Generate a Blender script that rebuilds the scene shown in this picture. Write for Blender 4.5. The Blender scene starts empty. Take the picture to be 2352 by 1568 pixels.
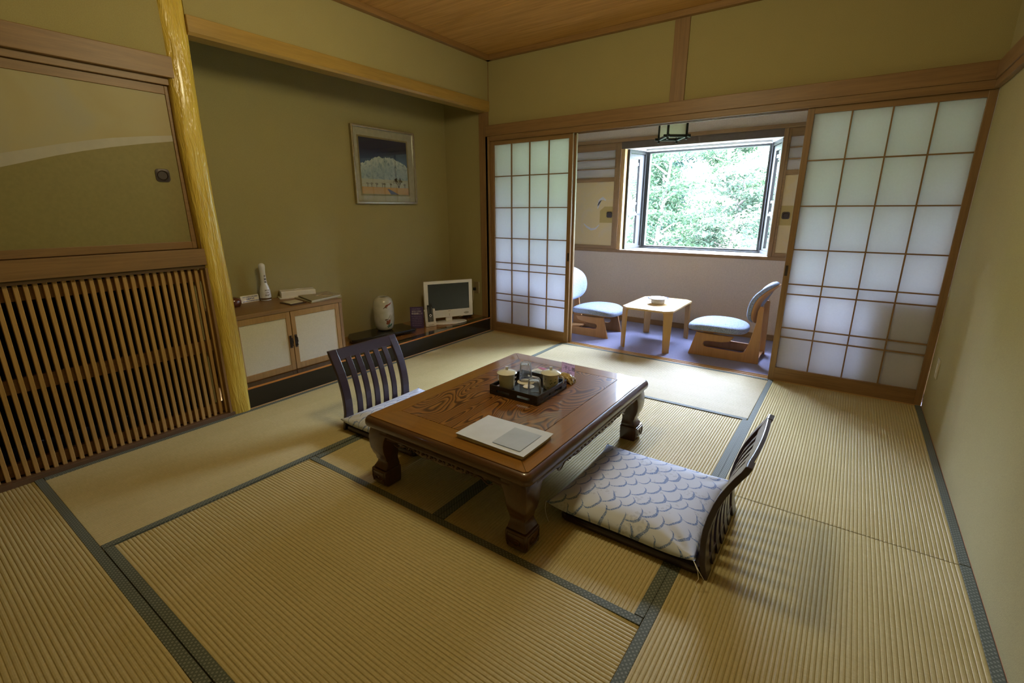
import bpy, bmesh, math, random
import numpy as np
from mathutils import Vector, Matrix

random.seed(7)
rng = np.random.default_rng(7)
sc = bpy.context.scene
COL = sc.collection
PI = math.pi

# ---------------------------------------------------------------- camera, world, lights, exposure
cam_d = bpy.data.cameras.new('camera')
cam_d.sensor_width = 36.0
cam_d.lens = 36.0 * 1084.36 / 2352.0
cam_d.clip_start = 0.05
cam_d.clip_end = 300
cam = bpy.data.objects.new('camera', cam_d)
COL.objects.link(cam)
RT = Vector((0.8159892, 0.5780616, -0.0025473))
UP = Vector((-0.1537450, 0.2212693, 0.9630173))
FW = Vector((-0.5572469, 0.7854201, -0.2694274))
M = Matrix.Identity(4)
for i in range(3):
    M[i][0], M[i][1], M[i][2] = RT[i], UP[i], -FW[i]
M[0][3], M[1][3], M[2][3] = 3.0685947, -3.9414399, 1.2646471
cam.matrix_world = M
sc.camera = cam

w = bpy.data.worlds.new('sky')
sc.world = w
w.use_nodes = True
bgn = w.node_tree.nodes['Background']
bgn.inputs['Color'].default_value = (0.72, 0.86, 1.20, 1)
bgn.inputs['Strength'].default_value = 105.0

sun_d = bpy.data.lights.new('sun', 'SUN')
sun_d.energy = 75.0
sun_d.angle = math.radians(1.0)
sun_d.color = (1.0, 0.96, 0.88)
sun = bpy.data.objects.new('sun', sun_d)
COL.objects.link(sun)
sun.rotation_euler = Vector((-0.45, 0.75, -1.0)).to_track_quat('-Z', 'Y').to_euler()

por_d = bpy.data.lights.new('window_portal', 'AREA')
por_d.shape = 'RECTANGLE'
por_d.size, por_d.size_y = 1.6, 1.1
por_d.cycles.is_portal = True
por = bpy.data.objects.new('window_portal', por_d)
COL.objects.link(por)
por.location = (1.64, 1.72, 1.36)
por.rotation_euler = (-PI / 2, 0, 0)

lamp_d = bpy.data.lights.new('ceiling_lamp_glow', 'POINT')
lamp_d.shadow_soft_size = 0.17
lamp_d.energy = 50.0
lamp_d.color = (1.0, 0.88, 0.54)
lamp = bpy.data.objects.new('ceiling_lamp_glow', lamp_d)
COL.objects.link(lamp)
lamp.location = (1.8, -2.35, 2.30)

sc.view_settings.view_transform = 'Standard'
sc.view_settings.look = 'None'
sc.view_settings.gamma = 1.0
sc.view_settings.exposure = 0.0
sc.view_settings.use_curve_mapping = False
cy = sc.cycles
cy.max_bounces = 12
cy.diffuse_bounces = 8
cy.glossy_bounces = 4
cy.transmission_bounces = 8
cy.transparent_max_bounces = 16
cy.caustics_reflective = False
cy.caustics_refractive = False
cy.sample_clamp_indirect = 6.0
cy.use_denoising = True


# ---------------------------------------------------------------- mesh helper
class MB:
    def __init__(s):
        s.v, s.f, s.n = [], [], 0

    def add(s, vs, fs):
        o = len(s.v)
        s.v += [tuple(p) for p in vs]
        s.f += [tuple(i + o for i in f) for f in fs]
        return s

    def box(s, x0, y0, z0, x1, y1, z1):
        return s.add([(x0, y0, z0), (x1, y0, z0), (x1, y1, z0), (x0, y1, z0), (x0, y0, z1), (x1, y0, z1), (x1, y1, z1), (x0, y1, z1)],
                     [(0, 3, 2, 1), (4, 5, 6, 7), (0, 1, 5, 4), (1, 2, 6, 5), (2, 3, 7, 6), (3, 0, 4, 7)])

    def prism(s, poly, axis, a, b):
        """extrude a 2-D polygon along an axis ('x': poly=(y,z), 'y': poly=(x,z), 'z': poly=(x,y))"""
        def P(p, t):
            return {'x': (t, p[0], p[1]), 'y': (p[0], t, p[1]), 'z': (p[0], p[1], t)}[axis]
        n = len(poly)
        vs = [P(p, a) for p in poly] + [P(p, b) for p in poly]
        fs = [tuple(range(n))[::-1], tuple(range(n, 2 * n))]
        fs += [(i, (i + 1) % n, (i + 1) % n + n, i + n) for i in range(n)]
        return s.add(vs, fs)

    def loft(s, loops, cap0=True, cap1=True, closed=True):
        n = len(loops[0])
        vs = [p for l in loops for p in l]
        fs = []
        for k in range(len(loops) - 1):
            for i in range(n if closed else n - 1):
                j = (i + 1) % n
                fs.append((k * n + i, k * n + j, (k + 1) * n + j, (k + 1) * n + i))
        if cap0:
            fs.append(tuple(range(n))[::-1])
        if cap1:
            fs.append(tuple(range((len(loops) - 1) * n, len(loops) * n)))
        return s.add(vs, fs)

    def lathe(s, prof, c=(0, 0, 0), n=32, cap0=True, cap1=True, sx=1.0, sy=1.0):
        loops = [[(c[0] + r * sx * math.cos(2 * PI * i / n), c[1] + r * sy * math.sin(2 * PI * i / n), c[2] + z) for i in range(n)] for r, z in prof]
        return s.loft(loops, cap0, cap1)

    def tube(s, pts, r, n=8, cap=True):
        pts = [Vector(p) for p in pts]
        loops = []
        ref = Vector((0, 0, 1))
        for i, p in enumerate(pts):
            d = (pts[min(i + 1, len(pts) - 1)] - pts[max(i - 1, 0)]).normalized()
            if abs(d.dot(ref)) > 0.95:
                ref2 = Vector((1, 0, 0))
            else:
                ref2 = ref
            a = d.cross(ref2).normalized()
            b = d.cross(a).normalized()
            rr = r[i] if isinstance(r, (list, tuple)) else r
            loops.append([tuple(p + a * rr * math.cos(2 * PI * k / n) + b * rr * math.sin(2 * PI * k / n)) for k in range(n)])
        return s.loft(loops, cap, cap)


def rrect(x0, y0, x1, y1, r, k=5):
    """rounded rectangle outline (counter-clockwise)"""
    out = []
    for cx, cy_, a0 in ((x1 - r, y0 + r, -PI / 2), (x1 - r, y1 - r, 0), (x0 + r, y1 - r, PI / 2), (x0 + r, y0 + r, PI)):
        for i in range(k + 1):
            a = a0 + PI / 2 * i / k
            out.append((cx + r * math.cos(a), cy_ + r * math.sin(a)))
    return out


def obj(name, mb, mat, parent=None, label=None, cat=None, group=None, kind=None, bevel=0, smooth=False, seg=2):
    me = bpy.data.meshes.new(name)
    off = parent.matrix_world.translation if parent is not None else Vector((0, 0, 0))
    rootoff = ROOTOFF.get(parent.name, Vector((0, 0, 0))) if parent is not None else Vector((0, 0, 0))
    vs = [(p[0] - rootoff.x, p[1] - rootoff.y, p[2] - rootoff.z) for p in mb.v] if parent is not None else mb.v
    me.from_pydata(vs, [], mb.f)
    me.materials.append(mat)
    o = bpy.data.objects.new(name, me)
    COL.objects.link(o)
    bm = bmesh.new()
    bm.from_mesh(me)
    bmesh.ops.recalc_face_normals(bm, faces=bm.faces)
    bm.to_mesh(me)
    bm.free()
    if smooth:
        for p in me.polygons:
            p.use_smooth = True
        try:
            me.set_sharp_from_angle(angle=math.radians(40))
        except Exception:
            pass
    if parent is not None:
        o.parent = parent
        ROOTOFF[o.name] = rootoff
    tag(o, label, cat, group, kind)
    if bevel:
        m = o.modifiers.new('bevel', 'BEVEL')
        m.width = bevel
        m.segments = seg
        m.limit_method = 'ANGLE'
        m.angle_limit = math.radians(50)
    return o


ROOTOFF = {}


def tag(o, label=None, cat=None, group=None, kind=None):
    for k, v in (('label', label), ('category', cat), ('group', group), ('kind', kind)):
        if v:
            o[k] = v
    return o


def root(name, label, cat, loc=(0, 0, 0), group=None, kind=None, local=False, rz=0.0):
    """Empty at a thing's base. Parts are given in world coordinates (local=False) or in the thing's own frame (local=True)."""
    o = bpy.data.objects.new(name, None)
    COL.objects.link(o)
    o.location = loc
    o.rotation_euler = (0, 0, rz)
    o.empty_display_size = 0.05
    ROOTOFF[o.name] = Vector((0, 0, 0)) if local else Vector(loc)
    return tag(o, label, cat, group, kind)


def copy_tree(o, parent=None):
    c = o.copy()
    COL.objects.link(c)
    if parent is not None:
        c.parent = parent
    for ch in list(o.children):
        copy_tree(ch, c)
    return c


# ---------------------------------------------------------------- materials
class NT:
    def __init__(s, name):
        s.m = bpy.data.materials.new(name)
        s.m.use_nodes = True
        s.t = s.m.node_tree
        s.b = s.t.nodes['Principled BSDF']
        s.out = s.t.nodes['Material Output']

    def n(s, typ, **kw):
        nd = s.t.nodes.new(typ)
        for k, v in kw.items():
            setattr(nd, k, v)
        return nd

    def l(s, a, b):
        s.t.links.new(a, b)

    def coord(s, scale=(1, 1, 1), rot=(0, 0, 0), out='Object', loc=(0, 0, 0)):
        tc = s.n('ShaderNodeTexCoord')
        mp = s.n('ShaderNodeMapping')
        mp.inputs['Scale'].default_value = scale
        mp.inputs['Rotation'].default_value = rot
        mp.inputs['Location'].default_value = loc
        s.l(tc.outputs[out], mp.inputs['Vector'])
        return mp.outputs['Vector']

    def noise(s, vec, scale, detail=2, rough=0.5, dist=0.0):
        nd = s.n('ShaderNodeTexNoise')
        s.l(vec, nd.inputs['Vector'])
        nd.inputs['Scale'].default_value = scale
        nd.inputs['Detail'].default_value = detail
        nd.inputs['Roughness'].default_value = rough
        nd.inputs['Distortion'].default_value = dist
        return nd.outputs['Fac']

    def ramp(s, fac, stops):
        nd = s.n('ShaderNodeValToRGB')
        s.l(fac, nd.inputs['Fac'])
        el = nd.color_ramp.elements
        while len(el) < len(stops):
            el.new(0.5)
        for e, (p, c) in zip(el, stops):
            e.position = p
            e.color = (*c, 1) if len(c) == 3 else c
        return nd.outputs['Color']

    def mix(s, fac, a, b, blend='MIX'):
        nd = s.n('ShaderNodeMix', data_type='RGBA', blend_type=blend)
        for sock, v in ((nd.inputs[0], fac), (nd.inputs[6], a), (nd.inputs[7], b)):
            if isinstance(v, (int, float)):
                sock.default_value = v
            elif isinstance(v, tuple):
                sock.default_value = (*v, 1) if len(v) == 3 else v
            else:
                s.l(v, sock)
        return nd.outputs[2]

    def math(s, op, a, b=None, c=None):
        nd = s.n('ShaderNodeMath', operation=op)
        for i, v in enumerate((a, b, c)):
            if v is None:
                continue
            if isinstance(v, (int, float)):
                nd.inputs[i].default_value = v
            else:
                s.l(v, nd.inputs[i])
        return nd.outputs[0]

    def sep(s, vec):
        nd = s.n('ShaderNodeSeparateXYZ')
        s.l(vec, nd.inputs[0])
        return nd.outputs

    def comb(s, x, y, z=0.0):
        nd = s.n('ShaderNodeCombineXYZ')
        for i, v in enumerate((x, y, z)):
            if isinstance(v, (int, float)):
                nd.inputs[i].default_value = v
            else:
                s.l(v, nd.inputs[i])
        return nd.outputs[0]

    def bump(s, h, strength=0.3, dist=0.01):
        nd = s.n('ShaderNodeBump')
        nd.inputs['Strength'].default_value = strength
        nd.inputs['Distance'].default_value = dist
        s.l(h, nd.inputs['Height'])
        s.l(nd.outputs['Normal'], s.b.inputs['Normal'])
        return nd

    def base(s, c, rough=0.6, spec=0.5, metal=0.0, coat=0.0, coatr=0.05):
        if isinstance(c, tuple):
            s.b.inputs['Base Color'].default_value = (*c, 1)
        else:
            s.l(c, s.b.inputs['Base Color'])
        if isinstance(rough, (int, float)):
            s.b.inputs['Roughness'].default_value = rough
        else:
            s.l(rough, s.b.inputs['Roughness'])
        s.b.inputs['Specular IOR Level'].default_value = spec
        s.b.inputs['Metallic'].default_value = metal
        s.b.inputs['Coat Weight'].default_value = coat
        s.b.inputs['Coat Roughness'].default_value = coatr
        return s.m


def m_plain(name, c, rough=0.5, spec=0.5, metal=0.0, coat=0.0, var=0.08, scale=30):
    t = NT(name)
    v = t.coord()
    n = t.noise(v, scale, 3)
    lo = tuple(x * (1 - var) for x in c)
    hi = tuple(min(1, x * (1 + var)) for x in c)
    return t.base(t.ramp(n, [(0.3, lo), (0.7, hi)]), rough, spec, metal, coat)


def m_wood(name, c, axis='x', rough=0.45, contrast=0.25, scale=1.0, coat=0.0):
    """fine straight grain running along an axis"""
    t = NT(name)
    s = {'x': (1.2, 26, 26), 'y': (26, 1.2, 26), 'z': (26, 26, 1.2)}[axis]
    v = t.coord(tuple(k * scale for k in s))
    n = t.noise(v, 2.0, 5, 0.6, 0.6)
    v2 = t.coord(tuple(k * scale * 5 for k in s))
    n2 = t.noise(v2, 2.0, 2, 0.5)
    lo = tuple(x * (1 - contrast) for x in c)
    hi = tuple(min(1, x * (1 + contrast * 0.6)) for x in c)
    col = t.ramp(n, [(0.3, lo), (0.7, hi)])
    col = t.mix(0.25, col, t.ramp(n2, [(0.3, lo), (0.7, hi)]))
    t.bump(n2, 0.08, 0.002)
    return t.base(col, rough, 0.4, 0, coat)


def m_wall(name, c, speck=0.12, scale=260):
    t = NT(name)
    v = t.coord()
    n = t.noise(v, scale, 3, 0.7)
    nb = t.noise(v, 6, 2)
    lo = tuple(x * (1 - speck) for x in c)
    hi = tuple(x * (1 + speck) for x in c)
    col = t.ramp(n, [(0.3, lo), (0.7, hi)])
    col = t.mix(0.12, col, t.ramp(nb, [(0.3, lo), (0.7, hi)]))
    t.bump(n, 0.25, 0.002)
    return t.base(col, 0.9, 0.15)


def m_tatami(name, along):
    t = NT(name)
    v = t.coord()
    sx, sy, sz = t.sep(v)
    a, b = (sx, sy) if along == 'x' else (sy, sx)     # a runs along the ridges, b across them
    # stems of rush run across the ridges
    n1 = t.noise(t.comb(t.math('MULTIPLY', a, 420.0), t.math('MULTIPLY', b, 18.0)), 1.0, 2, 0.6)
    n2 = t.noise(t.comb(t.math('MULTIPLY', a, 60.0), t.math('MULTIPLY', b, 130.0)), 1.0, 2, 0.6)
    n3 = t.noise(v, 3.0, 3)
    col = t.ramp(n1, [(0.25, (0.39, 0.32, 0.14)), (0.75, (0.58, 0.49, 0.25))])
    col = t.mix(0.35, col, t.ramp(n2, [(0.3, (0.37, 0.30, 0.125)), (0.7, (0.60, 0.505, 0.26))]))
    col = t.mix(0.3, col, t.ramp(n3, [(0.35, (0.44, 0.365, 0.15)), (0.65, (0.53, 0.445, 0.225))]))
    # darker lines along the grooves between the ridges
    pr = t.math('PINGPONG', b, 0.0075)
    groove = t.math('LESS_THAN', pr, 0.0011)
    col = t.mix(t.math('MULTIPLY', groove, 0.25), col, (0.26, 0.20, 0.08))
    t.bump(n1, 0.35, 0.002)
    m = t.base(col, 0.56, 0.34)
    t.b.inputs['Anisotropic'].default_value = 0.85
    t.l(t.comb(1.0, 0.0) if along == 'x' else t.comb(0.0, 1.0), t.b.inputs['Tangent'])
    return m


def m_border(name, along):
    """woven green-grey cloth edging with a small lozenge and ring figure"""
    t = NT(name)
    v = t.coord()
    sx, sy, sz = t.sep(v)
    a, b = (sx, sy) if along == 'x' else (sy, sx)
    P = 0.0165

    def cell(x, off):
        return t.math('SUBTRACT', t.math('MULTIPLY', t.math('FRACT', t.math('ADD', t.math('DIVIDE', x, P), off)), P), P / 2)
    masks = []
    for off in (0.0, 0.5):
        cx_, cy_ = cell(a, off), cell(b, off)
        d = t.math('SQRT', t.math('ADD', t.math('MULTIPLY', cx_, cx_), t.math('MULTIPLY', cy_, cy_)))
        masks.append(t.math('MULTIPLY', t.math('LESS_THAN', d, 0.0030), t.math('GREATER_THAN', d, 0.0008)))
    ring = t.math('MAXIMUM', masks[0], masks[1])
    dg = t.math('PINGPONG', t.math('ADD', a, b), P / 2)
    dg2 = t.math('PINGPONG', t.math('SUBTRACT', a, b), P / 2)
    ln = t.math('MAXIMUM', t.math('LESS_THAN', t.math('ABSOLUTE', t.math('SUBTRACT', dg, P / 4)), 0.0007),
                t.math('LESS_THAN', t.math('ABSOLUTE', t.math('SUBTRACT', dg2, P / 4)), 0.0007))
    col = t.mix(t.math('MULTIPLY', ln, 0.35), (0.085, 0.10, 0.075), (0.20, 0.22, 0.18))
    col = t.mix(t.math('MULTIPLY', ring, 0.8), col, (0.30, 0.31, 0.26))
    nn = t.noise(v, 900, 2)
    col = t.mix(0.2, col, t.ramp(nn, [(0.3, (0.06, 0.075, 0.06)), (0.7, (0.17, 0.19, 0.16))]))
    t.bump(t.math('MAXIMUM', ring, ln), 0.3, 0.001)
    return t.base(col, 0.75, 0.25)


def m_keyaki(name):
    """large figured zelkova grain: contour lines of a stretched noise field"""
    t = NT(name)
    v = t.coord((3.6, 1.5, 1))
    f = t.noise(v, 1.15, 1.6, 0.4, 0.7)
    k = t.math('MULTIPLY', f, 34.0)
    ring = t.math('FRACT', k)
    fine = t.noise(t.coord((60, 6, 1)), 3, 3)
    col = t.ramp(ring, [(0.0, (0.035, 0.012, 0.004)), (0.20, (0.055, 0.020, 0.006)), (0.38, (0.19, 0.078, 0.018)), (0.85, (0.30, 0.135, 0.030)), (1.0, (0.05, 0.018, 0.006))])
    col = t.mix(0.18, col, t.ramp(fine, [(0.3, (0.085, 0.03, 0.009)), (0.7, (0.22, 0.09, 0.024))]))
    return t.base(col, 0.32, 0.5, 0, 0.9, 0.035)


def m_scale(name):
    """off-white cotton with big blue overlapping wave arcs and small grey sprigs"""
    t = NT(name)
    v = t.coord()
    nz = t.n('ShaderNodeTexNoise')
    t.l(v, nz.inputs['Vector'])
    nz.inputs['Scale'].default_value = 9
    wv = t.n('ShaderNodeVectorMath', operation='MULTIPLY_ADD')
    t.l(nz.outputs['Color'], wv.inputs[0])
    wv.inputs[1].default_value = (0.045, 0.045, 0)
    t.l(v, wv.inputs[2])
    sx, sy, sz = t.sep(wv.outputs[0])
    A, B = 0.092, 0.098
    sx2 = t.math('MULTIPLY', t.math('ADD', sx, 5.0), 1 / A)
    sy2 = t.math('MULTIPLY', t.math('ADD', sy, 5.0), 1 / B)
    res = None
    for off in (0.0, 0.5):
        ax_, ay_ = t.math('ADD', sx2, off), t.math('ADD', sy2, off)
        wn = t.n('ShaderNodeTexWhiteNoise', noise_dimensions='2D')
        t.l(t.comb(t.math('FLOOR', ax_), t.math('FLOOR', ay_)), wn.inputs['Vector'])
        jx, jy, jz = t.sep(wn.outputs['Color'])
        fx = t.math('SUBTRACT', t.math('SUBTRACT', t.math('FRACT', ax_), 0.42), t.math('MULTIPLY', jx, 0.10))
        fy = t.math('SUBTRACT', t.math('SUBTRACT', t.math('FRACT', ay_), 0.50), t.math('MULTIPLY', jy, 0.10))
        d = t.math('SQRT', t.math('ADD', t.math('MULTIPLY', fx, fx), t.math('MULTIPLY', fy, fy)))
        # brush strokes: only one side of each ring, thin towards both ends
        dt = t.math('SUBTRACT', t.math('MULTIPLY', fx, 0.90), t.math('MULTIPLY', fy, 0.42))
        wd = t.math('MULTIPLY', t.math('MAXIMUM', t.math('SUBTRACT', dt, 0.02), 0.0), t.math('ADD', 0.10, t.math('MULTIPLY', jz, 0.05)))
        ln = t.math('LESS_THAN', t.math('ABSOLUTE', t.math('SUBTRACT', d, t.math('ADD', 0.40, t.math('MULTIPLY', jz, 0.06)))), wd)
        res = ln if res is None else t.math('MAXIMUM', res, ln)
    br = t.noise(v, 260, 2)
    res = t.math('MULTIPLY', res, t.ramp(br, [(0.35, (0.35, 0.35, 0.35)), (0.6, (1, 1, 1))]))
    vo = t.n('ShaderNodeTexVoronoi', feature='F1')
    t.l(v, vo.inputs['Vector'])
    vo.inputs['Scale'].default_value = 70
    big = t.noise(v, 10, 1)
    fm = t.math('MULTIPLY', t.math('LESS_THAN', vo.outputs['Distance'], 0.42), t.math('GREATER_THAN', big, 0.60))
    col = t.mix(t.math('MULTIPLY', fm, 0.30), (0.60, 0.655, 0.77), (0.30, 0.34, 0.42))
    col = t.mix(t.math('MULTIPLY', res, 0.9), col, (0.05, 0.14, 0.42))
    wvn = t.noise(v, 1400, 1)
    t.bump(wvn, 0.15, 0.001)
    return t.base(col, 0.85, 0.2)


def m_fleck(name, c, d, scale=420):
    t = NT(name)
    v = t.coord()
    n = t.noise(v, scale, 2, 0.7)
    t.bump(n, 0.5, 0.003)
    return t.base(t.ramp(n, [(0.36, d), (0.50, c)]), 0.95, 0.1)


def m_carpet(name):
    t = NT(name)
    v = t.coord()
    n = t.noise(v, 700, 2, 0.7)
    n2 = t.noise(v, 60, 2)
    col = t.ramp(n, [(0.3, (0.22, 0.22, 0.34)), (0.7, (0.36, 0.36, 0.54))])
    col = t.mix(0.2, col, t.ramp(n2, [(0.3, (0.22, 0.22, 0.34)), (0.7, (0.36, 0.36, 0.54))]))
    t.bump(n, 0.5, 0.004)
    return t.base(col, 0.95, 0.05)


def m_paper(name, trans=0.72, c=(0.90, 0.93, 0.985)):
    t = NT(name)
    nt = t.t
    v = t.coord()
    n = t.noise(v, 90, 3, 0.6)
    col = t.ramp(n, [(0.3, tuple(x * 0.97 for x in c)), (0.7, c)])
    df = t.n('ShaderNodeBsdfDiffuse')
    tr = t.n('ShaderNodeBsdfTranslucent')
    mx = t.n('ShaderNodeMixShader')
    t.l(col, df.inputs['Color'])
    t.l(col, tr.inputs['Color'])
    mx.inputs[0].default_value = trans
    t.l(df.outputs[0], mx.inputs[1])
    t.l(tr.outputs[0], mx.inputs[2])
    t.l(mx.outputs[0], t.out.inputs['Surface'])
    return t.m


def m_pane(name, tint=(0.97, 0.99, 0.98), refl=0.06):
    """thin window pane: mostly see-through with a fresnel reflection"""
    t = NT(name)
    tr = t.n('ShaderNodeBsdfTransparent')
    tr.inputs['Color'].default_value = (*tint, 1)
    gl = t.n('ShaderNodeBsdfGlossy')
    gl.inputs['Roughness'].default_value = 0.02
    lw = t.n('ShaderNodeLayerWeight')
    lw.inputs['Blend'].default_value = 0.25
    mx = t.n('ShaderNodeMixShader')
    t.l(t.math('ADD', t.math('MULTIPLY', lw.outputs['Fresnel'], 0.8), 0.0), mx.inputs[0])
    t.l(tr.outputs[0], mx.inputs[1])
    t.l(gl.outputs[0], mx.inputs[2])
    t.l(mx.outputs[0], t.out.inputs['Surface'])
    return t.m


def m_glass(name):
    """thin-walled clear glass: see-through facing, mirror-like towards grazing angles"""
    t = NT(name)
    tr = t.n('ShaderNodeBsdfTransparent')
    tr.inputs['Color'].default_value = (0.97, 0.98, 0.98, 1)
    gl = t.n('ShaderNodeBsdfGlossy')
    gl.inputs['Roughness'].default_value = 0.03
    lw = t.n('ShaderNodeLayerWeight')
    lw.inputs['Blend'].default_value = 0.22
    mx = t.n('ShaderNodeMixShader')
    t.l(t.math('MINIMUM', t.math('ADD', t.math('MULTIPLY', lw.outputs['Fresnel'], 0.9), 0.03), 1.0), mx.inputs[0])
    t.l(tr.outputs[0], mx.inputs[1])
    t.l(gl.outputs[0], mx.inputs[2])
    tl_ = t.n('ShaderNodeBsdfTranslucent')
    tl_.inputs['Color'].default_value = (1, 1, 1, 1)
    df = t.n('ShaderNodeBsdfDiffuse')
    df.inputs['Color'].default_value = (1, 1, 1, 1)
    m1 = t.n('ShaderNodeMixShader')
    t.l(tl_.outputs[0], m1.inputs[1])
    t.l(df.outputs[0], m1.inputs[2])
    m2 = t.n('ShaderNodeMixShader')
    t.l(t.math('ADD', 0.03, t.math('MULTIPLY', lw.outputs['Facing'], 0.30)), m2.inputs[0])  # white film, stronger at the edges, imitates bright window reflections
    t.l(mx.outputs[0], m2.inputs[1])
    t.l(m1.outputs[0], m2.inputs[2])
    t.l(m2.outputs[0], t.out.inputs['Surface'])
    return t.m


def m_leaf(name, c, tc):
    t = NT(name)
    oi = t.n('ShaderNodeTexCoord')
    n = t.noise(oi.outputs['Object'], 1.3, 2)
    n2 = t.noise(oi.outputs['Object'], 9, 2)
    col = t.ramp(n2, [(0.3, tuple(x * 0.55 for x in c)), (0.7, tuple(min(1, x * 1.35) for x in c))])
    df = t.n('ShaderNodeBsdfDiffuse')
    tr = t.n('ShaderNodeBsdfTranslucent')
    mx = t.n('ShaderNodeMixShader')
    t.l(col, df.inputs['Color'])
    tr.inputs['Color'].default_value = (*tc, 1)
    mx.inputs[0].default_value = 0.35
    t.l(df.outputs[0], mx.inputs[1])
    t.l(tr.outputs[0], mx.inputs[2])
    t.l(mx.outputs[0], t.out.inputs['Surface'])
    return t.m


M_ = {}
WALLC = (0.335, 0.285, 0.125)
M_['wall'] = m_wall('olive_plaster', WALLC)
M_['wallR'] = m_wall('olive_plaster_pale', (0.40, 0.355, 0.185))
M_['verwall'] = m_wall('woven_wallpaper', (0.56, 0.47, 0.38), 0.10, 120)
WOODC = (0.245, 0.142, 0.058)
for ax in 'xyz':
    M_['wood' + ax] = m_wood('cedar_' + ax, WOODC, ax)
    M_['lwood' + ax] = m_wood('light_cedar_' + ax, (0.50, 0.31, 0.12), ax)
    M_['beam' + ax] = m_wood('honey_beam_' + ax, (0.36, 0.225, 0.055), ax, 0.35)
M_['mwoodz'] = m_wood('mid_cedar_z', (0.36, 0.21, 0.075), 'z')
M_['ceil'] = m_wood('ceiling_board', (0.52, 0.285, 0.085), 'x', 0.9, 0.30, 0.6)
M_['ceil'].node_tree.nodes['Principled BSDF'].inputs['Specular IOR Level'].default_value = 0.1
M_['mould'] = m_wood('ceiling_mould', (0.27, 0.145, 0.045), 'y', 0.5)
M_['tat_x'] = m_tatami('tatami_x', 'x')
M_['tat_y'] = m_tatami('tatami_y', 'y')
M_['bor_x'] = m_border('tatami_border_x', 'x')
M_['bor_y'] = m_border('tatami_border_y', 'y')
M_['dark'] = m_plain('dark_void', (0.012, 0.010, 0.008), 0.9, 0.1)
M_['lacq'] = m_plain('black_lacquer', (0.012, 0.010, 0.010), 0.22, 0.5, 0, 0.3, 0.1, 6)
M_['lacq_step'] = m_plain('black_lacquer_step', (0.010, 0.009, 0.008), 0.12, 0.5, 0, 0.5, 0.1, 6)
M_['zaisu'] = m_plain('dark_plum_lacquer', (0.030, 0.017, 0.027), 0.30, 0.5, 0, 0.3, 0.12, 8)
M_['orange'] = m_plain('lacquer_edge', (0.50, 0.20, 0.04), 0.3, 0.5, 0, 0.3)
M_['tokofloor'] = m_wood('alcove_board', (0.33, 0.14, 0.035), 'y', 0.18, 0.25, 1, 0.6)
M_['paper'] = m_paper('shoji_paper')
M_['paper2'] = m_paper('small_shoji_paper', 0.25, (0.72, 0.68, 0.68))
M_['keyaki'] = m_keyaki('keyaki_panel')
M_['tframe'] = m_wood('table_frame_wood', (0.235, 0.105, 0.016), 'y', 0.32, 0.25, 1, 0.9)
M_['tframe_x'] = m_wood('table_frame_wood_x', (0.235, 0.105, 0.016), 'x', 0.32, 0.25, 1, 0.9)
M_['tdark'] = m_wood('table_dark_wood', (0.080, 0.034, 0.012), 'x', 0.33, 0.25, 1, 0.6)
M_['tleg'] = m_wood('table_leg_wood', (0.078, 0.033, 0.013), 'z', 0.33, 0.25, 1, 0.6)
M_['cloth'] = m_scale('wave_cotton')
M_['carpet'] = m_carpet('lavender_carpet')
M_['fleck'] = m_fleck('flecked_wool', (0.29, 0.34, 0.45), (0.07, 0.09, 0.17), 210)
M_['ply'] = m_wood('beech_ply', (0.40, 0.21, 0.085), 'z', 0.5, 0.15, 0.7)
M_['plytop'] = m_wood('beech_ply_top', (0.62, 0.43, 0.19), 'y', 0.35, 0.12, 0.7)
M_['plyleg'] = m_wood('beech_leg', (0.52, 0.32, 0.12), 'z', 0.4, 0.12, 0.7)
M_['alu'] = m_plain('bronze_sash', (0.03, 0.029, 0.025), 0.4, 0.5, 0.3)
M_['fascia'] = m_plain('fascia_taupe', (0.115, 0.085, 0.06), 0.6)
M_['alug'] = m_plain('grey_sash', (0.10, 0.105, 0.11), 0.4, 0.5, 0.3)
M_['pane'] = m_pane('window_pane')
M_['white'] = m_plain('white_plastic', (0.72, 0.70, 0.64), 0.35, 0.5, 0, 0, 0.02)
M_['cream'] = m_plain('cream_plate', (0.55, 0.50, 0.36), 0.5)
M_['brownplate'] = m_plain('tan_plate', (0.26, 0.20, 0.10), 0.5)
M_['sill'] = m_plain('white_sill', (0.80, 0.78, 0.75), 0.3)
M_['screen'] = m_plain('tv_screen', (0.008, 0.009, 0.010), 0.25, 0.5)
M_['grey'] = m_plain('grey_grille', (0.38, 0.36, 0.30), 0.6)
M_['blackp'] = m_plain('black_plastic', (0.015, 0.016, 0.018), 0.35)
M_['lettering'] = m_plain('print_black', (0.03, 0.03, 0.035), 0.6)
M_['wprint'] = m_plain('print_white', (0.75, 0.72, 0.80), 0.6)
M_['gprint'] = m_plain('print_green', (0.08, 0.25, 0.12), 0.6)
M_['rprint'] = m_plain('print_rose', (0.35, 0.08, 0.12), 0.6)
M_['purple'] = m_plain('purple_card', (0.065, 0.035, 0.12), 0.4)
M_['pinkcard'] = m_paper('pink_card', 0.5, (0.88, 0.72, 0.84))
M_['ceramic'] = m_plain('celadon_ceramic', (0.66, 0.69, 0.63), 0.12, 0.5, 0, 0.5, 0.03)
M_['ceramicw'] = m_plain('white_ceramic', (0.72, 0.74, 0.78), 0.12, 0.5, 0, 0.5, 0.03)
M_['rimbrown'] = m_plain('brown_glaze_rim', (0.12, 0.07, 0.03), 0.2)
M_['bluebrush'] = m_plain('cobalt_brush', (0.07, 0.10, 0.42), 0.2)
M_['glass'] = m_glass('clear_glass')
M_['coaster'] = m_plain('paper_coaster', (0.62, 0.58, 0.46), 0.8)
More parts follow.
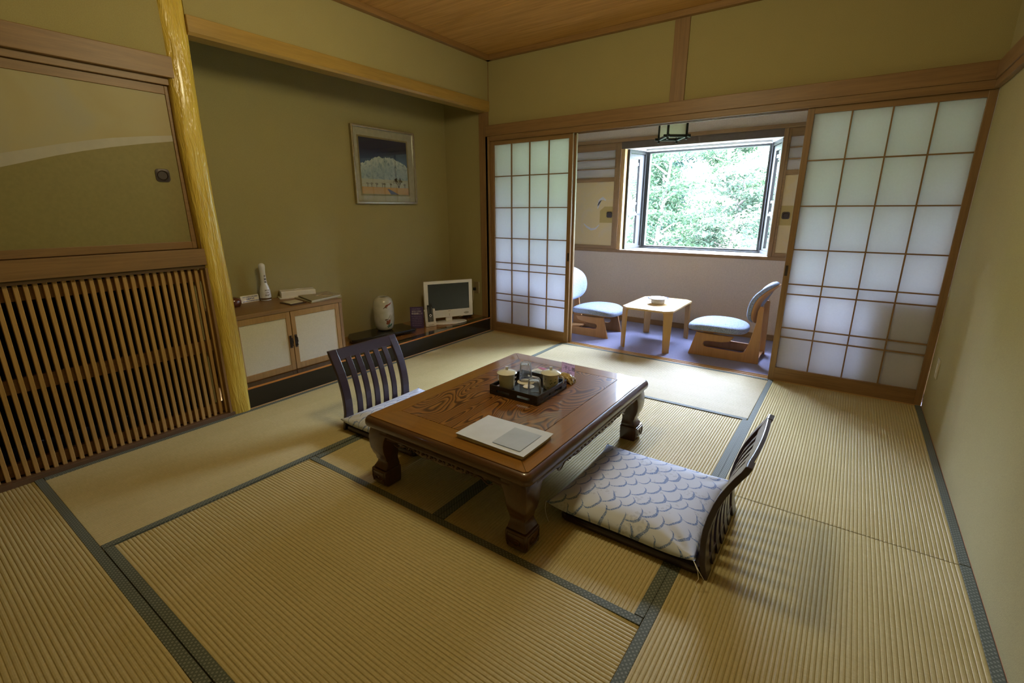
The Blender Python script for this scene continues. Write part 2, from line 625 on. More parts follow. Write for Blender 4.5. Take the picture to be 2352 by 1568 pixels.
M_['cardboard'] = m_plain('cabinet_paper', (0.60, 0.56, 0.45), 0.8, 0.2, 0, 0, 0.06, 160)
M_['iron'] = m_plain('dark_iron', (0.045, 0.032, 0.028), 0.4, 0.5, 0.4)
M_['silver'] = m_plain('silver_frame', (0.62, 0.57, 0.48), 0.22, 0.5, 0.85)
M_['mat'] = m_plain('picture_mat', (0.48, 0.42, 0.32), 0.7)
M_['frame_side'] = m_plain('gilt_side', (0.30, 0.25, 0.11), 0.4, 0.5, 0.4)
M_['khaki'] = m_plain('khaki_cover', (0.33, 0.29, 0.18), 0.6)
M_['notepaper'] = m_plain('note_paper', (0.55, 0.50, 0.36), 0.7)
M_['vinyl'] = m_plain('clear_sleeve', (0.62, 0.70, 0.84), 0.18, 0.5, 0, 0.4, 0.04, 14)
M_['vinylg'] = m_plain('greyish_sheet', (0.44, 0.52, 0.66), 0.2, 0.5, 0, 0.4, 0.06, 10)
M_['pages'] = m_plain('page_edges', (0.50, 0.46, 0.36), 0.7)
M_['thread'] = m_plain('white_thread', (0.75, 0.72, 0.62), 0.8)
M_['washi'] = m_paper('lantern_paper', 0.5, (0.80, 0.76, 0.62))
M_['darkwood'] = m_plain('ebonised_wood', (0.020, 0.025, 0.022), 0.4)
M_['bark'] = m_plain('tree_bark', (0.10, 0.085, 0.07), 0.9)
M_['leaf1'] = m_leaf('leaf_mid', (0.030, 0.052, 0.030), (0.045, 0.075, 0.033))
M_['leaf2'] = m_leaf('leaf_pale', (0.055, 0.080, 0.055), (0.08, 0.115, 0.06))
M_['leaf3'] = m_leaf('leaf_dark', (0.014, 0.028, 0.024), (0.022, 0.04, 0.028))
M_['ground'] = m_plain('hill_earth', (0.05, 0.07, 0.03), 0.95)
M_['concrete'] = m_plain('outer_render', (0.4, 0.38, 0.35), 0.9)


def m_gold():
    t = NT('gold_fusuma_paper')
    v = t.coord()
    n = t.noise(v, 3.2, 3, 0.6, 0.8)
    n2 = t.noise(v, 220, 2)
    col = t.ramp(n, [(0.3, (0.56, 0.44, 0.25)), (0.5, (0.60, 0.46, 0.24)), (0.7, (0.55, 0.46, 0.34))])
    col = t.mix(0.15, col, t.ramp(n2, [(0.3, (0.45, 0.36, 0.2)), (0.7, (0.66, 0.54, 0.32))]))
    return t.base(col, 0.6, 0.3)


M_['gold'] = m_gold()
M_['goldpatch'] = m_plain('ochre_patch_paper', (0.40, 0.30, 0.11), 0.7, 0.2, 0, 0, 0.05, 120)
M_['brush'] = m_plain('silver_brush_print', (0.55, 0.55, 0.58), 0.5)


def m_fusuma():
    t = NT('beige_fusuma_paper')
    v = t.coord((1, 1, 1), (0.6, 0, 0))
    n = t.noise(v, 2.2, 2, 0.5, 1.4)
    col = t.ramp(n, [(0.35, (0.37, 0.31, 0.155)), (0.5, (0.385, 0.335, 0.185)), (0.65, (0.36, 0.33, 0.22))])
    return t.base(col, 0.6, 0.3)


M_['fus_upper'] = m_fusuma()
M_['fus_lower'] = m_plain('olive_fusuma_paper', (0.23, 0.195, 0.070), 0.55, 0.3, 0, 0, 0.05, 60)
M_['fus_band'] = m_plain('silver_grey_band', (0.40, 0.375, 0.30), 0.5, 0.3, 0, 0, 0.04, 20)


def m_log():
    t = NT('amber_log')
    v = t.coord((9, 9, 1.1))
    n = t.noise(v, 1.6, 4, 0.6, 0.8)
    v2 = t.coord((30, 30, 4))
    n2 = t.noise(v2, 1.5, 3, 0.6, 0.4)
    col = t.ramp(n, [(0.25, (0.44, 0.28, 0.03)), (0.55, (0.63, 0.46, 0.08)), (0.8, (0.72, 0.57, 0.17))])
    t.bump(n2, 0.9, 0.015)
    return t.base(col, 0.24, 0.5, 0, 0.4, 0.12)


M_['log'] = m_log()


def m_vase():
    t = NT('vase_glaze')
    v = t.coord()
    n = t.noise(v, 16, 2)
    col = t.ramp(n, [(0.3, (0.44, 0.44, 0.36)), (0.7, (0.56, 0.56, 0.50))])
    return t.base(col, 0.10, 0.5, 0, 0.6, 0.03)


M_['vase'] = m_vase()
M_['rustpaint'] = m_plain('rust_paint', (0.22, 0.06, 0.03), 0.25)
M_['greenpaint'] = m_plain('green_paint', (0.05, 0.12, 0.09), 0.25)
M_['brownpaint'] = m_plain('brown_paint', (0.10, 0.06, 0.03), 0.25)


def m_art():
    """painted landscape: night-blue sky, snowy ridge, pale plain, ochre field"""
    t = NT('mountain_print')
    v = t.coord()
    sx, sy, sz = t.sep(v)          # local: y = across, z = up, origin at lower left of the print
    y = t.math('DIVIDE', sy, 0.548)
    z = t.math('DIVIDE', sz, 0.474)
    # ridge height
    n1 = t.noise(t.comb(t.math('MULTIPLY', y, 1.0), 0.3), 6.0, 6, 0.7)
    arch = t.math('MULTIPLY', t.math('SUBTRACT', 0.25, t.math('POWER', t.math('SUBTRACT', y, 0.5), 2.0)), 0.62)
    ridge = t.math('ADD', t.math('ADD', 0.53, arch), t.math('MULTIPLY', t.math('SUBTRACT', n1, 0.5), 0.24))
    skym = t.math('GREATER_THAN', z, ridge)
    depth = t.math('SUBTRACT', ridge, z)
    rock = t.noise(t.comb(t.math('MULTIPLY', y, 17.0), t.math('MULTIPLY', z, 11.0)), 1.0, 5, 0.7, 0.8)
    snow = t.ramp(rock, [(0.36, (0.12, 0.17, 0.22)), (0.46, (0.55, 0.57, 0.55)), (0.7, (0.70, 0.67, 0.58))])
    low = t.ramp(rock, [(0.3, (0.20, 0.26, 0.34)), (0.7, (0.42, 0.46, 0.50))])
    mt = t.mix(t.math('MULTIPLY', t.math('MINIMUM', t.math('MAXIMUM', t.math('MULTIPLY', depth, 5.0), 0.0), 1.0), 0.85), snow, low)
    plain = t.mix(t.math('GREATER_THAN', z, 0.275), (0.50, 0.46, 0.36), mt)
    field = t.mix(t.math('LESS_THAN', z, 0.13), plain, (0.55, 0.28, 0.07))
    # stream: dark blue wedge in the field
    sl = t.math('ADD', 0.55, t.math('MULTIPLY', t.math('SUBTRACT', 0.11, z), 1.4))
    str_ = t.math('MULTIPLY', t.math('LESS_THAN', z, 0.10), t.math('LESS_THAN', t.math('ABSOLUTE', t.math('SUBTRACT', y, t.math('ADD', sl, -0.02))), t.math('ADD', 0.02, t.math('MULTIPLY', t.math('SUBTRACT', 0.10, z), 0.7))))
    field = t.mix(str_, field, (0.08, 0.06, 0.14))
    sky = t.ramp(z, [(0.58, (0.06, 0.10, 0.22)), (0.80, (0.016, 0.020, 0.060))])
    col = t.mix(skym, field, sky)
    return t.base(col, 0.35, 0.5, 0, 0.6, 0.02)


M_['art'] = m_art()

# ================================================================= ROOM SHELL
W = 3.6
CZ = 2.645


def struct(name, mb, mat, parent=None, bevel=0.0, **kw):
    return obj(name, mb, mat, parent, kind=None if parent is not None else 'structure', bevel=bevel, **kw)


# ---- tatami floor
floor = struct('floor', MB().box(-0.05, -4.55, -0.12, 3.66, -0.0, -0.055), M_['dark'])


def tatami(p00, p10, p11, p01, along, n=60):
    """p00..p01: corners (x-,y-),(x+,y-),(x+,y+),(x-,y+); ridges run along x or y"""
    P = [Vector((*p, 0)) for p in (p00, p10, p11, p01)]
    if along == 'y':
        a0, a1, b0, b1 = P[0], P[3], P[1], P[2]      # left edge a, right edge b
    else:
        a0, a1, b0, b1 = P[0], P[1], P[3], P[2]
    bw = 0.031
    wd = ((b0 - a0).length + (b1 - a1).length) / 2
    prof = []
    f0, f1 = bw / wd, 1 - bw / wd
    hs = (-0.0021, 0.0, 0.0007, 0.0)
    for i in range(n):
        for k, h in enumerate(hs):
            q = (i + (0.0, 0.17, 0.5, 0.83)[k]) / n
            prof.append((f0 + (f1 - f0) * q, h))
    prof.append((f1, -0.0016))
    segs = 10
    vs, fs = [], []
    g = 0.0012
    for s in range(segs + 1):
        u = g + (1 - 2 * g) * s / segs
        for f, h in prof:
            p = (a0.lerp(a1, u)).lerp(b0.lerp(b1, u), f)
            edge = -0.004 if s in (0, segs) else 0
            vs.append((p.x, p.y, h + edge))
    m = len(prof)
    for s in range(segs):
        for i in range(m - 1):
            fs.append((s * m + i, s * m + i + 1, (s + 1) * m + i + 1, (s + 1) * m + i))
    mb = MB()
    mb.add(vs, fs)
    # body of the mat below
    q = [(p.x, p.y) for p in P]
    c = sum(P, Vector()) / 4
    q = [(c.x + (x - c.x) * 0.999, c.y + (y - c.y) * 0.999) for x, y in q]
    mb.prism(q, 'z', -0.052, -0.0065)
    o = obj('tatami_mat', mb, M_['tat_' + along], floor, smooth=False)
    for side in (0, 1):
        bb = MB()
        f = (0.0008, f0 + 0.0012) if side == 0 else (f1 - 0.0012, 1 - 0.0008)
        ring = []
        for u, ff in ((g, f[0]), (g, f[1]), (1 - g, f[1]), (1 - g, f[0])):
            p = (a0.lerp(a1, u)).lerp(b0.lerp(b1, u), ff)
            ring.append((p.x, p.y))
        bb.prism(ring, 'z', -0.05, 0.0012)
        obj('border', bb, M_['bor_' + along], o, bevel=0.0008, seg=1)
    return o


tatami((0, -1.8), (0.9, -1.8), (0.9, 0), (0, 0), 'y')
tatami((0, -3.6), (0.878, -3.6), (0.905, -1.8), (0, -1.8), 'y')
tatami((0.9, -0.905), (2.7, -0.905), (2.7, 0), (0.9, 0), 'x')
tatami((0.905, -2.705), (1.798, -2.705), (1.798, -0.905), (0.905, -0.905), 'y')
tatami((1.798, -2.705), (2.706, -2.705), (2.706, -0.905), (1.798, -0.905), 'y')
tatami((0.88, -3.598), (2.706, -3.598), (2.706, -2.705), (0.903, -2.705), 'x')
tatami((2.706, -1.8), (3.604, -1.8), (3.604, 0), (2.70, 0), 'y')
tatami((2.706, -3.6), (3.604, -3.6), (3.604, -1.8), (2.706, -1.8), 'y')
tatami((0, -4.5), (1.8, -4.5), (1.8, -3.6), (0, -3.6), 'x')
tatami((1.8, -4.5), (3.604, -4.5), (3.604, -3.6), (1.8, -3.6), 'x')

# ---- ceiling boards
ceil = struct('ceiling', MB().box(-0.7, -4.6, CZ + 0.03, 3.8, 0.1, CZ + 0.09), M_['dark'])
yb = [0.02, -0.36, -0.845, -1.308, -1.775, -2.24, -2.705, -3.17, -3.635, -4.1, -4.55]
for a, b in zip(yb[:-1], yb[1:]):
    obj('ceiling_board', MB().box(-0.05, b + 0.003, CZ, 3.65, a - 0.003, CZ + 0.028), M_['ceil'], ceil, bevel=0.003)
# mouldings
struct('trim_1', MB().box(0.0, -4.5, 2.602, 0.045, 0.0, 2.644), M_['mould'], bevel=0.002)
struct('trim_2', MB().box(0.0, -0.045, 2.602, 3.6, 0.0, 2.644), m_wood('ceiling_mould_x', (0.27, 0.145, 0.045), 'x', 0.5), bevel=0.002)
struct('trim_3', MB().box(3.555, -4.5, 2.602, 3.6, 0.0, 2.644), M_['mould'], bevel=0.002)

# ---- back wall above the sliding screens
struct('wall_back', MB().box(-0.02, 0.0, 2.0, 3.75, 0.09, CZ), M_['wall'])
# picture rail (nageshi) and head track (kamoi)
struct('trim_4', MB().box(-0.02, -0.03, 1.951, 3.6, 0.02, 2.047), M_['woodx'], bevel=0.003)
kam = MB()
kam.box(-0.02, -0.018, 1.911, 3.6, 0.085, 1.951)
for y0, y1 in ((-0.018, -0.005), (0.030, 0.038), (0.073, 0.085)):
    kam.box(0.0, y0, 1.905, 3.6, y1, 1.912)
struct('trim_5', kam, M_['woodx'])
struct('trim_6', MB().box(1.756, -0.012, 2.047, 1.866, 0.01, 2.602), M_['woodz'], bevel=0.002)
# bottom track (shikii)
sh = MB()
sh.box(0.0, 0.001, -0.05, 3.6, 0.085, -0.004)
for y0, y1 in ((0.001, 0.010), (0.037, 0.046), (0.073, 0.085)):
    sh.box(0.0, y0, -0.005, 3.6, y1, 0.001)
struct('trim_7', sh, M_['lwoodx'])
# corner post between alcove and screens
struct('trim_8', MB().box(-0.108, -0.022, 0.0, 0.0, 0.09, 2.17).box(-0.03, -0.022, 0.0, 0.012, 0.09, 1.951), M_['woodz'], bevel=0.003)
# thin corner line of the upper wall
struct('trim_9', MB().box(-0.004, -0.006, 2.265, 0.004, 0.0, 2.602), M_['woodz'])

# ---- right wall
struct('wall_right', MB().box(3.605, -4.6, -0.1, 3.75, 0.0, CZ), M_['wallR'])
struct('trim_10', MB().box(3.572, -4.5, 1.949, 3.606, 0.0, 2.045).box(3.578, -4.5, 1.907, 3.606, 0.0, 1.949), M_['woody'], bevel=0.003)
struct('baseboard_right', MB().box(3.6045, -4.5, -0.01, 3.612, 0.0, 0.004), m_wood('tatami_yose', (0.50, 0.27, 0.14), 'y'))
struct('wall_front', MB().box(-0.6, -4.65, -0.1, 3.75, -4.52, CZ), M_['wall'])

# ---- left side: wall above alcove, alcove, panel wall
struct('wall_left', MB().box(-0.09, -2.60, 2.25, 0.0, 0.0, CZ).box(-0.09, -4.55, 2.03, -0.012, -2.66, CZ), M_['wall'])
beam = MB()
beam.prism([(-0.10, 2.168), (-0.002, 2.168), (0.012, 2.182), (0.012, 2.262), (-0.10, 2.262)], 'y', -2.60, -0.0)
struct('trim_11', beam, M_['beamy'], bevel=0.002)
struct('wall_alcove_back', MB().box(-0.66, -2.78, 0.0, -0.58, 0.09, 2.62), M_['wall'])
struct('wall_alcove_side', MB().box(-0.66, 0.0, 0.0, -0.10, 0.09, 2.62).box(-0.66, -2.76, 0.0, -0.09, -2.722, 2.62), M_['wall'])
struct('ceiling_alcove', MB().box(-0.66, -2.78, 2.55, -0.05, 0.09, 2.60), M_['ceil'])
# raised alcove platform: black front, lacquered rim, wooden floor
alc = struct('floor_alcove', MB().box(-0.58, -2.69, 0.0, -0.098, 0.0, 0.1445), M_['tokofloor'])
obj('black_sill_beam', MB().box(-0.098, -2.62, 0.008, 0.0, -0.022, 0.145), M_['lacq_step'], alc, label='glossy black front beam', bevel=0.002)
obj('amber_edge', MB().box(-0.006, -2.62, 0.136, 0.0012, -0.022, 0.1465), M_['orange'], alc, label='amber lacquer line along the top edge')
obj('foot_strip', MB().box(-0.02, -2.62, -0.01, 0.004, -0.022, 0.008), M_['lwoody'], alc)

# natural log post
lg = []
for k in range(41):
    z = 2.66 * k / 40 - 0.005
    cx = -0.058 + 0.004 * math.sin(z * 2.1 + 1)
    cyy = -2.645 - 0.006 * z / 1.0 + 0.004 * math.sin(z * 3.3)
    loop = []
    for i in range(36):
        a = 2 * PI * i / 36
        r = 0.0645 * (1 + 0.035 * math.sin(2 * a + z * 1.7) + 0.02 * math.sin(5 * a + z * 4.0) + 0.012 * math.sin(3 * a - z * 9) + 0.008 * math.sin(z * 17 + a)) + 0.0015 * z
        # slightly flattened faces like a hewn log
        c, s = math.cos(a), math.sin(a)
        q = (abs(c) ** 3.2 + abs(s) ** 3.2) ** (-1 / 3.2)
        loop.append((cx + r * c * q, cyy + r * s * q, z))
    lg.append(loop)
obj('alcove_log_post', MB().loft(lg), M_['log'], smooth=True, label='glossy amber-yellow natural log post between alcove and slatted panel', cat='post')

# panel wall left of the post: rail, head track, sliding panel, sill, lattice
struct('trim_12', MB().box(-0.05, -4.5, 1.937, 0.0, -2.69, 2.040), M_['woody'], bevel=0.003)
kb = MB().box(-0.09, -4.5, 1.903, -0.028, -2.69, 1.937)
struct('trim_13', kb, M_['woody'], bevel=0.002)
struct('trim_14', MB().box(-0.09, -4.5, 0.957, 0.0, -2.70, 1.049), M_['woody'], bevel=0.002)
struct('trim_15', MB().box(-0.10, -4.5, -0.01, 0.0, -2.66, 0.022), m_wood('dark_sill_y', (0.13, 0.075, 0.04), 'y'), bevel=0.002)
struct('trim_16', MB().box(-0.06, -4.5, 0.937, -0.012, -2.70, 0.957), m_wood('dark_rail_y', (0.10, 0.055, 0.02), 'y'))
struct('wall_closet_void', MB().box(-0.62, -4.55, 0.0, -0.55, -2.72, 2.0).box(-0.62, -4.55, -0.02, -0.05, -2.72, -0.005), M_['dark'])  # near-black colour paints in the shade of the cavity behind the lattice
struct('trim_17', MB().box(-0.045, -2.716, 0.022, 0.0, -2.703, 0.937).box(-0.06, -2.712, 1.049, -0.01, -2.70, 1.905), M_['woodz'])

slatted = root('slatted_screen', 'fine vertical wooden lattice panel below the painted sliding door', 'lattice', (-0.04, -3.4, 0.022))
M_['slat'] = m_wood('slat_cedar', (0.46, 0.28, 0.095), 'z', 0.5, 0.3)
slat_me = None
i = 0
yy = -2.722
while yy > -4.4:
    if slat_me is None:
        so = obj('slat', MB().box(-0.05, -0.0085, 0.022, -0.028, 0.0085, 0.937), M_['slat'], slatted, bevel=0.0015, seg=1)
        slat_me = so
        slat_dx = so.location.copy()
        so.location.y = yy - 0.0
    else:
        c = slat_me.copy()
        COL.objects.link(c)
        c.location.y = yy
    yy -= 0.03405
for z0, z1 in ((0.43, 0.50), (0.86, 0.925), (0.03, 0.09)):
    obj('back_rail', MB().box(-0.075, -4.45, z0, -0.051, -2.712, z1), m_wood('rail_wood', (0.26, 0.15, 0.055), 'y'), slatted)

# painted sliding door
fz0, fz1 = 1.052, 1.902
fus = root('painted_sliding_door', 'olive and beige paper sliding door above the wooden lattice', 'sliding door', (-0.06, -3.2, fz0))
FX = -0.052
obj('frame', MB().box(-0.075, -2.742, fz0, FX + 0.006, -2.716, fz1).box(-0.075, -4.0, fz0, FX + 0.006, -3.97, fz1)
    .box(-0.075, -3.97, fz0, FX + 0.006, -2.742, 1.092).box(-0.075, -3.97, 1.859, FX + 0.006, -2.742, fz1), M_['woody'], fus, bevel=0.002)
bandB = [(-2.742, 1.627), (-2.88, 1.602), (-3.026, 1.571), (-3.14, 1.543), (-3.246, 1.513), (-3.44, 1.450), (-3.7, 1.35), (-3.97, 1.22)]
bandT = [(-2.742, 1.657), (-2.88, 1.638), (-3.018, 1.615), (-3.13, 1.590), (-3.236, 1.563), (-3.429, 1.508), (-3.7, 1.42), (-3.97, 1.31)]
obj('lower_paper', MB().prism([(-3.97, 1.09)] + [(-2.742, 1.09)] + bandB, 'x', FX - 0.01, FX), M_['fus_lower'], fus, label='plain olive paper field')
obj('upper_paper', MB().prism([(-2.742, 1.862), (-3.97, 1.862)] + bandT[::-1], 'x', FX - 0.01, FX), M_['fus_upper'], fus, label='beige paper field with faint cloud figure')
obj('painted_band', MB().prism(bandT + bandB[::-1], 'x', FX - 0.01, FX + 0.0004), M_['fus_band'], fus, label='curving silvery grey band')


def hikite(parent, c, axis, sz=0.067, side=1):
    """recessed square finger pull with a round inner ring"""
    mb = MB()
    out = rrect(-sz / 2, -sz / 2, sz / 2, sz / 2, sz * 0.24)
    def at(u, v, d):
        if axis == 'x':
            return (c[0] + d * side, c[1] + u, c[2] + v)
        return (c[0] + u, c[1] + d * side, c[2] + v)
    n = len(out)
    ci = [(0.36 * sz * math.cos(2 * PI * k / n - PI / 4 - PI / 4 * 0), 0.36 * sz * math.sin(2 * PI * k / n - PI / 4)) for k in range(n)]
    # match start angle of rounded rectangle (bottom right going up)
    loops = [[at(u, v, 0.0) for u, v in out], [at(u, v, 0.004) for u, v in out], [at(u * 1.08, v * 1.08, 0.004) for u, v in ci], [at(u, v, 0.0055) for u, v in ci],
             [at(u * 0.86, v * 0.86, 0.0015) for u, v in ci], [at(u * 0.3, v * 0.3, 0.0015) for u, v in ci]]
    mb.loft(loops)
    return obj('finger_pull', mb, M_['iron'], parent, smooth=True)


hikite(fus, (FX, -2.823, 1.447), 'x')

# ================================================================= SHOJI SCREENS
ZB = [0.340, 0.412, 0.664, 0.737, 0.983, 1.280, 1.577]


def shoji(x0, x1, y0, name_label, pull=None, loc_side=0):
    y1 = y0 + 0.028
    r = root('shoji_screen', name_label, 'shoji screen', ((x0 + x1) / 2, y0, 0.0), group=None)
    sw = 0.040
    fr = MB()
    obj('stile', MB().box(x0, y0, 0.0, x0 + sw, y1, 1.909), M_['woodz'], r, bevel=0.002)
    obj('stile', MB().box(x1 - sw, y0, 0.0, x1, y1, 1.909), M_['woodz'], r, bevel=0.002)
    obj('top_rail', MB().box(x0 + sw, y0 + 0.001, 1.868, x1 - sw, y1 - 0.001, 1.909), M_['woodx'], r)
    obj('bottom_rail', MB().box(x0 + sw, y0 + 0.001, 0.0, x1 - sw, y1 - 0.001, 0.100), M_['woodx'], r, bevel=0.001)
    pz = y1 - 0.009
    obj('paper', MB().add([(x0 + sw, pz, 0.09), (x1 - sw, pz, 0.09), (x1 - sw, pz, 1.88), (x0 + sw, pz, 1.88)], [(0, 1, 2, 3)]), M_['paper'], r)
    n = 4
    iw = (x1 - x0 - 2 * sw)
    for k in range(1, n):
        xc = x0 + sw + iw * k / n
        obj('lattice_bar', MB().box(xc - 0.0042, y0 + 0.004, 0.10, xc + 0.0042, pz - 0.0002, 1.868), M_['woodz'], r)
    for z in ZB:
        obj('lattice_bar', MB().box(x0 + sw, y0 + 0.005, z - 0.0042, x1 - sw, pz - 0.0002, z + 0.0042), M_['woodx'], r)
    if pull:
        px = pull
        obj('finger_pull', MB().box(px - 0.009, y0 - 0.0008, 0.795, px + 0.009, y0 + 0.004, 0.870), M_['iron'], r)
    return r


shoji(0.013, 0.930, 0.004, 'room-side paper screen at the left of the veranda opening', 0.915)
shoji(0.020, 0.945, 0.043, 'second paper screen stacked behind the left one, only its edge showing')
shoji(2.690, 3.603, 0.004, 'room-side paper screen at the right, beside the bare wall', 2.706)
shoji(2.705, 3.600, 0.043, 'second paper screen stacked behind the right one on the veranda side')

# ================================================================= VERANDA
VY = 1.245
struct('floor_veranda', MB().box(-0.3, 0.085, -0.06, 3.9, VY + 0.1, 0.0), M_['carpet'])
struct('wall_veranda_left', MB().box(-0.35, 0.09, 0, -0.25, VY + 0.1, 2.3), M_['verwall'])
struct('wall_veranda_right', MB().box(3.75, 0.09, 0, 3.9, VY + 0.1, 2.3), M_['verwall'])
struct('ceiling_veranda', MB().box(-0.35, 0.09, 2.28, 3.9, VY + 0.1, 2.36), M_['verwall'])
struct('wall_window', MB().box(-0.3, VY, 0.0, 3.9, VY + 0.08, 0.79).box(-0.3, VY, 1.965, 3.9, VY + 0.08, 2.30), M_['verwall'])
struct('baseboard_veranda', MB().box(-0.3, VY - 0.012, 0.0, 3.9, VY, 0.058), M_['woodx'], bevel=0.002)
struct('trim_18', MB().box(-0.3, VY - 0.02, 1.962, 3.9, VY + 0.02, 1.998), M_['woodx'], bevel=0.002)
struct('trim_19', MB().box(-0.3, VY - 0.013, 0.786, 0.86, VY + 0.02, 0.820).box(0.86, VY - 0.013, 0.786, 2.415, VY + 0.0, 0.818).box(2.415, VY - 0.013, 0.786, 3.9, VY + 0.02, 0.820), M_['woodx'], bevel=0.002)
# posts beside the bay opening, light inner jamb
struct('trim_20', MB().box(0.815, VY - 0.012, 0.82, 0.862, VY + 0.09, 1.962), M_['woodz'], bevel=0.002)
struct('trim_21', MB().box(2.413, VY - 0.012, 0.82, 2.450, VY + 0.09, 1.962), M_['woodz'], bevel=0.002)
struct('trim_22', MB().box(0.862, VY + 0.0, 0.82, 0.902, VY + 0.075, 1.955), M_['lwoodz'])
# fascia under the head and bay ceiling / sill
struct('trim_23', MB().box(0.862, VY - 0.008, 1.892, 2.413, VY + 0.04, 1.962), M_['fascia'])
BF = 1.655                       # bay front plane
bay = MB().prism([(0.80, VY + 0.04), (2.50, VY + 0.04), (2.34, BF + 0.06), (0.92, BF + 0.06)], 'z', 1.893, 1.96)
struct('ceiling_bay', bay, M_['sill'])
bs = MB().prism([(0.862, VY - 0.0), (2.415, VY - 0.0), (2.31, BF + 0.05), (0.96, BF + 0.05)], 'z', 0.7905, 0.818)
struct('window_sill_bay', bs, M_['sill'])

# bay window: front sash with big pane, two splayed side lights
win = root('window_1', None, None, (1.64, BF, 0.82), kind='structure')
z0, z1 = 0.820, 1.892
gx0, gx1, gz0, gz1 = 1.045, 2.252, 0.851, 1.868
ox0, ox1 = 0.990, 2.290
obj('window_frame', MB().box(ox0, BF - 0.03, z0, gx0, BF + 0.03, z1).box(gx1, BF - 0.03, z0, ox1, BF + 0.03, z1)
    .box(gx0, BF - 0.03, z0, gx1, BF + 0.03, gz0).box(gx0, BF - 0.03, gz1, gx1, BF + 0.03, z1)
    .box(ox0, BF - 0.05, z0, ox1, BF - 0.03, z0 + 0.012), M_['alu'], win, bevel=0.002)
obj('pane', MB().add([(gx0, BF, gz0), (gx1, BF, gz0), (gx1, BF, gz1), (gx0, BF, gz1)], [(0, 1, 2, 3)]), M_['pane'], win)


def side_light(p0, p1, wname, lever, mirror):
    """splayed side sash from p0 (room) to p1 (front); fixed upper part and opening lower part"""
    d = (Vector(p1) - Vector(p0))
    L = d.length
    d.normalize()
    nrm = Vector((d.y, -d.x))
    r = root(wname, None, None, (p0[0], p0[1], z0), kind='structure')

    def bx(mb, a, b, za, zb, t0, t1):
        q = [Vector(p0) + d * a + nrm * t0, Vector(p0) + d * b + nrm * t0, Vector(p0) + d * b + nrm * t1, Vector(p0) + d * a + nrm * t1]
        mb.prism([(v.x, v.y) for v in q], 'z', za, zb)
        return mb
    f = MB()
    bx(f, 0, 0.028, z0, z1, -0.025, 0.025)
    bx(f, L - 0.045, L, z0, z1, -0.03, 0.03)
    bx(f, 0.028, L - 0.045, z0, z0 + 0.03, -0.025, 0.025)
    bx(f, 0.028, L - 0.045, z1 - 0.035, z1, -0.025, 0.025)
    obj('window_frame', f, M_['alu'], r, bevel=0.0015)
    s = MB()
    zz = 1.205
    for a, b, za, zb in ((0.03, 0.055, z0 + 0.03, z1 - 0.04), (L - 0.13, L - 0.05, z0 + 0.03, z1 - 0.04), (0.055, L - 0.13, z0 + 0.03, z0 + 0.055), (0.055, L - 0.13, z1 - 0.09, z1 - 0.04), (0.03, L - 0.05, zz - 0.012, zz + 0.012)):
        bx(s, a, b, za, zb, -0.014, 0.014)
    obj('sash', s, M_['alu'], r, bevel=0.0015)
    s2 = MB()
    for za, zb in ((1.735, 1.765), (1.315, 1.340), (1.215, 1.235)):
        bx(s2, 0.045, L - 0.10, za, zb, -0.02 * mirror, 0.006 * mirror)
    bx(s2, L - 0.10, L - 0.075, 1.215, 1.765, -0.02 * mirror, 0.006 * mirror)
    obj('screen_rail', s2, M_['alug'], r)
    q0 = Vector(p0) + d * 0.055
    q1 = Vector(p0) + d * (L - 0.13)
    obj('pane', MB().add([(q0.x, q0.y, z0 + 0.05), (q1.x, q1.y, z0 + 0.05), (q1.x, q1.y, z1 - 0.08), (q0.x, q0.y, z1 - 0.08)], [(0, 1, 2, 3)]), M_['pane'], r)
    hb = MB()
    h0 = Vector(p0) + d * (L - 0.10)
    off = nrm * (-0.03 * mirror)
    hb.tube([(h0.x + off.x * 0.3, h0.y + off.y * 0.3, 1.195 - 0.02), (h0.x + off.x, h0.y + off.y, 1.175), (h0.x + off.x * 1.2 - d.x * 0.035, h0.y + off.y * 1.2 - d.y * 0.035, 1.105)], [0.010, 0.010, 0.007], 8)
    obj('window_lever', hb, M_['sill'], r, smooth=True)
    return r


side_light((0.905, VY + 0.075), (0.985, BF), 'window_2', True, 1)
side_light((2.425, VY + 0.06), (2.295, BF), 'window_3', True, -1)
struct('wall_outer', MB().box(0.60, VY + 0.08, 0.6, 0.862, VY + 0.12, 2.1).box(2.45, VY + 0.08, 0.6, 2.7, VY + 0.12, 2.1), M_['concrete'])

# blind cassette under the bay ceiling
obj('roller_blind_case', MB().prism(rrect(1.395, 1.868, 1.455, 1.8925, 0.008, 3), 'x', 1.08, 2.30), M_['white'], label='long white blind case fixed under the bay window ceiling', cat='blind', smooth=True)


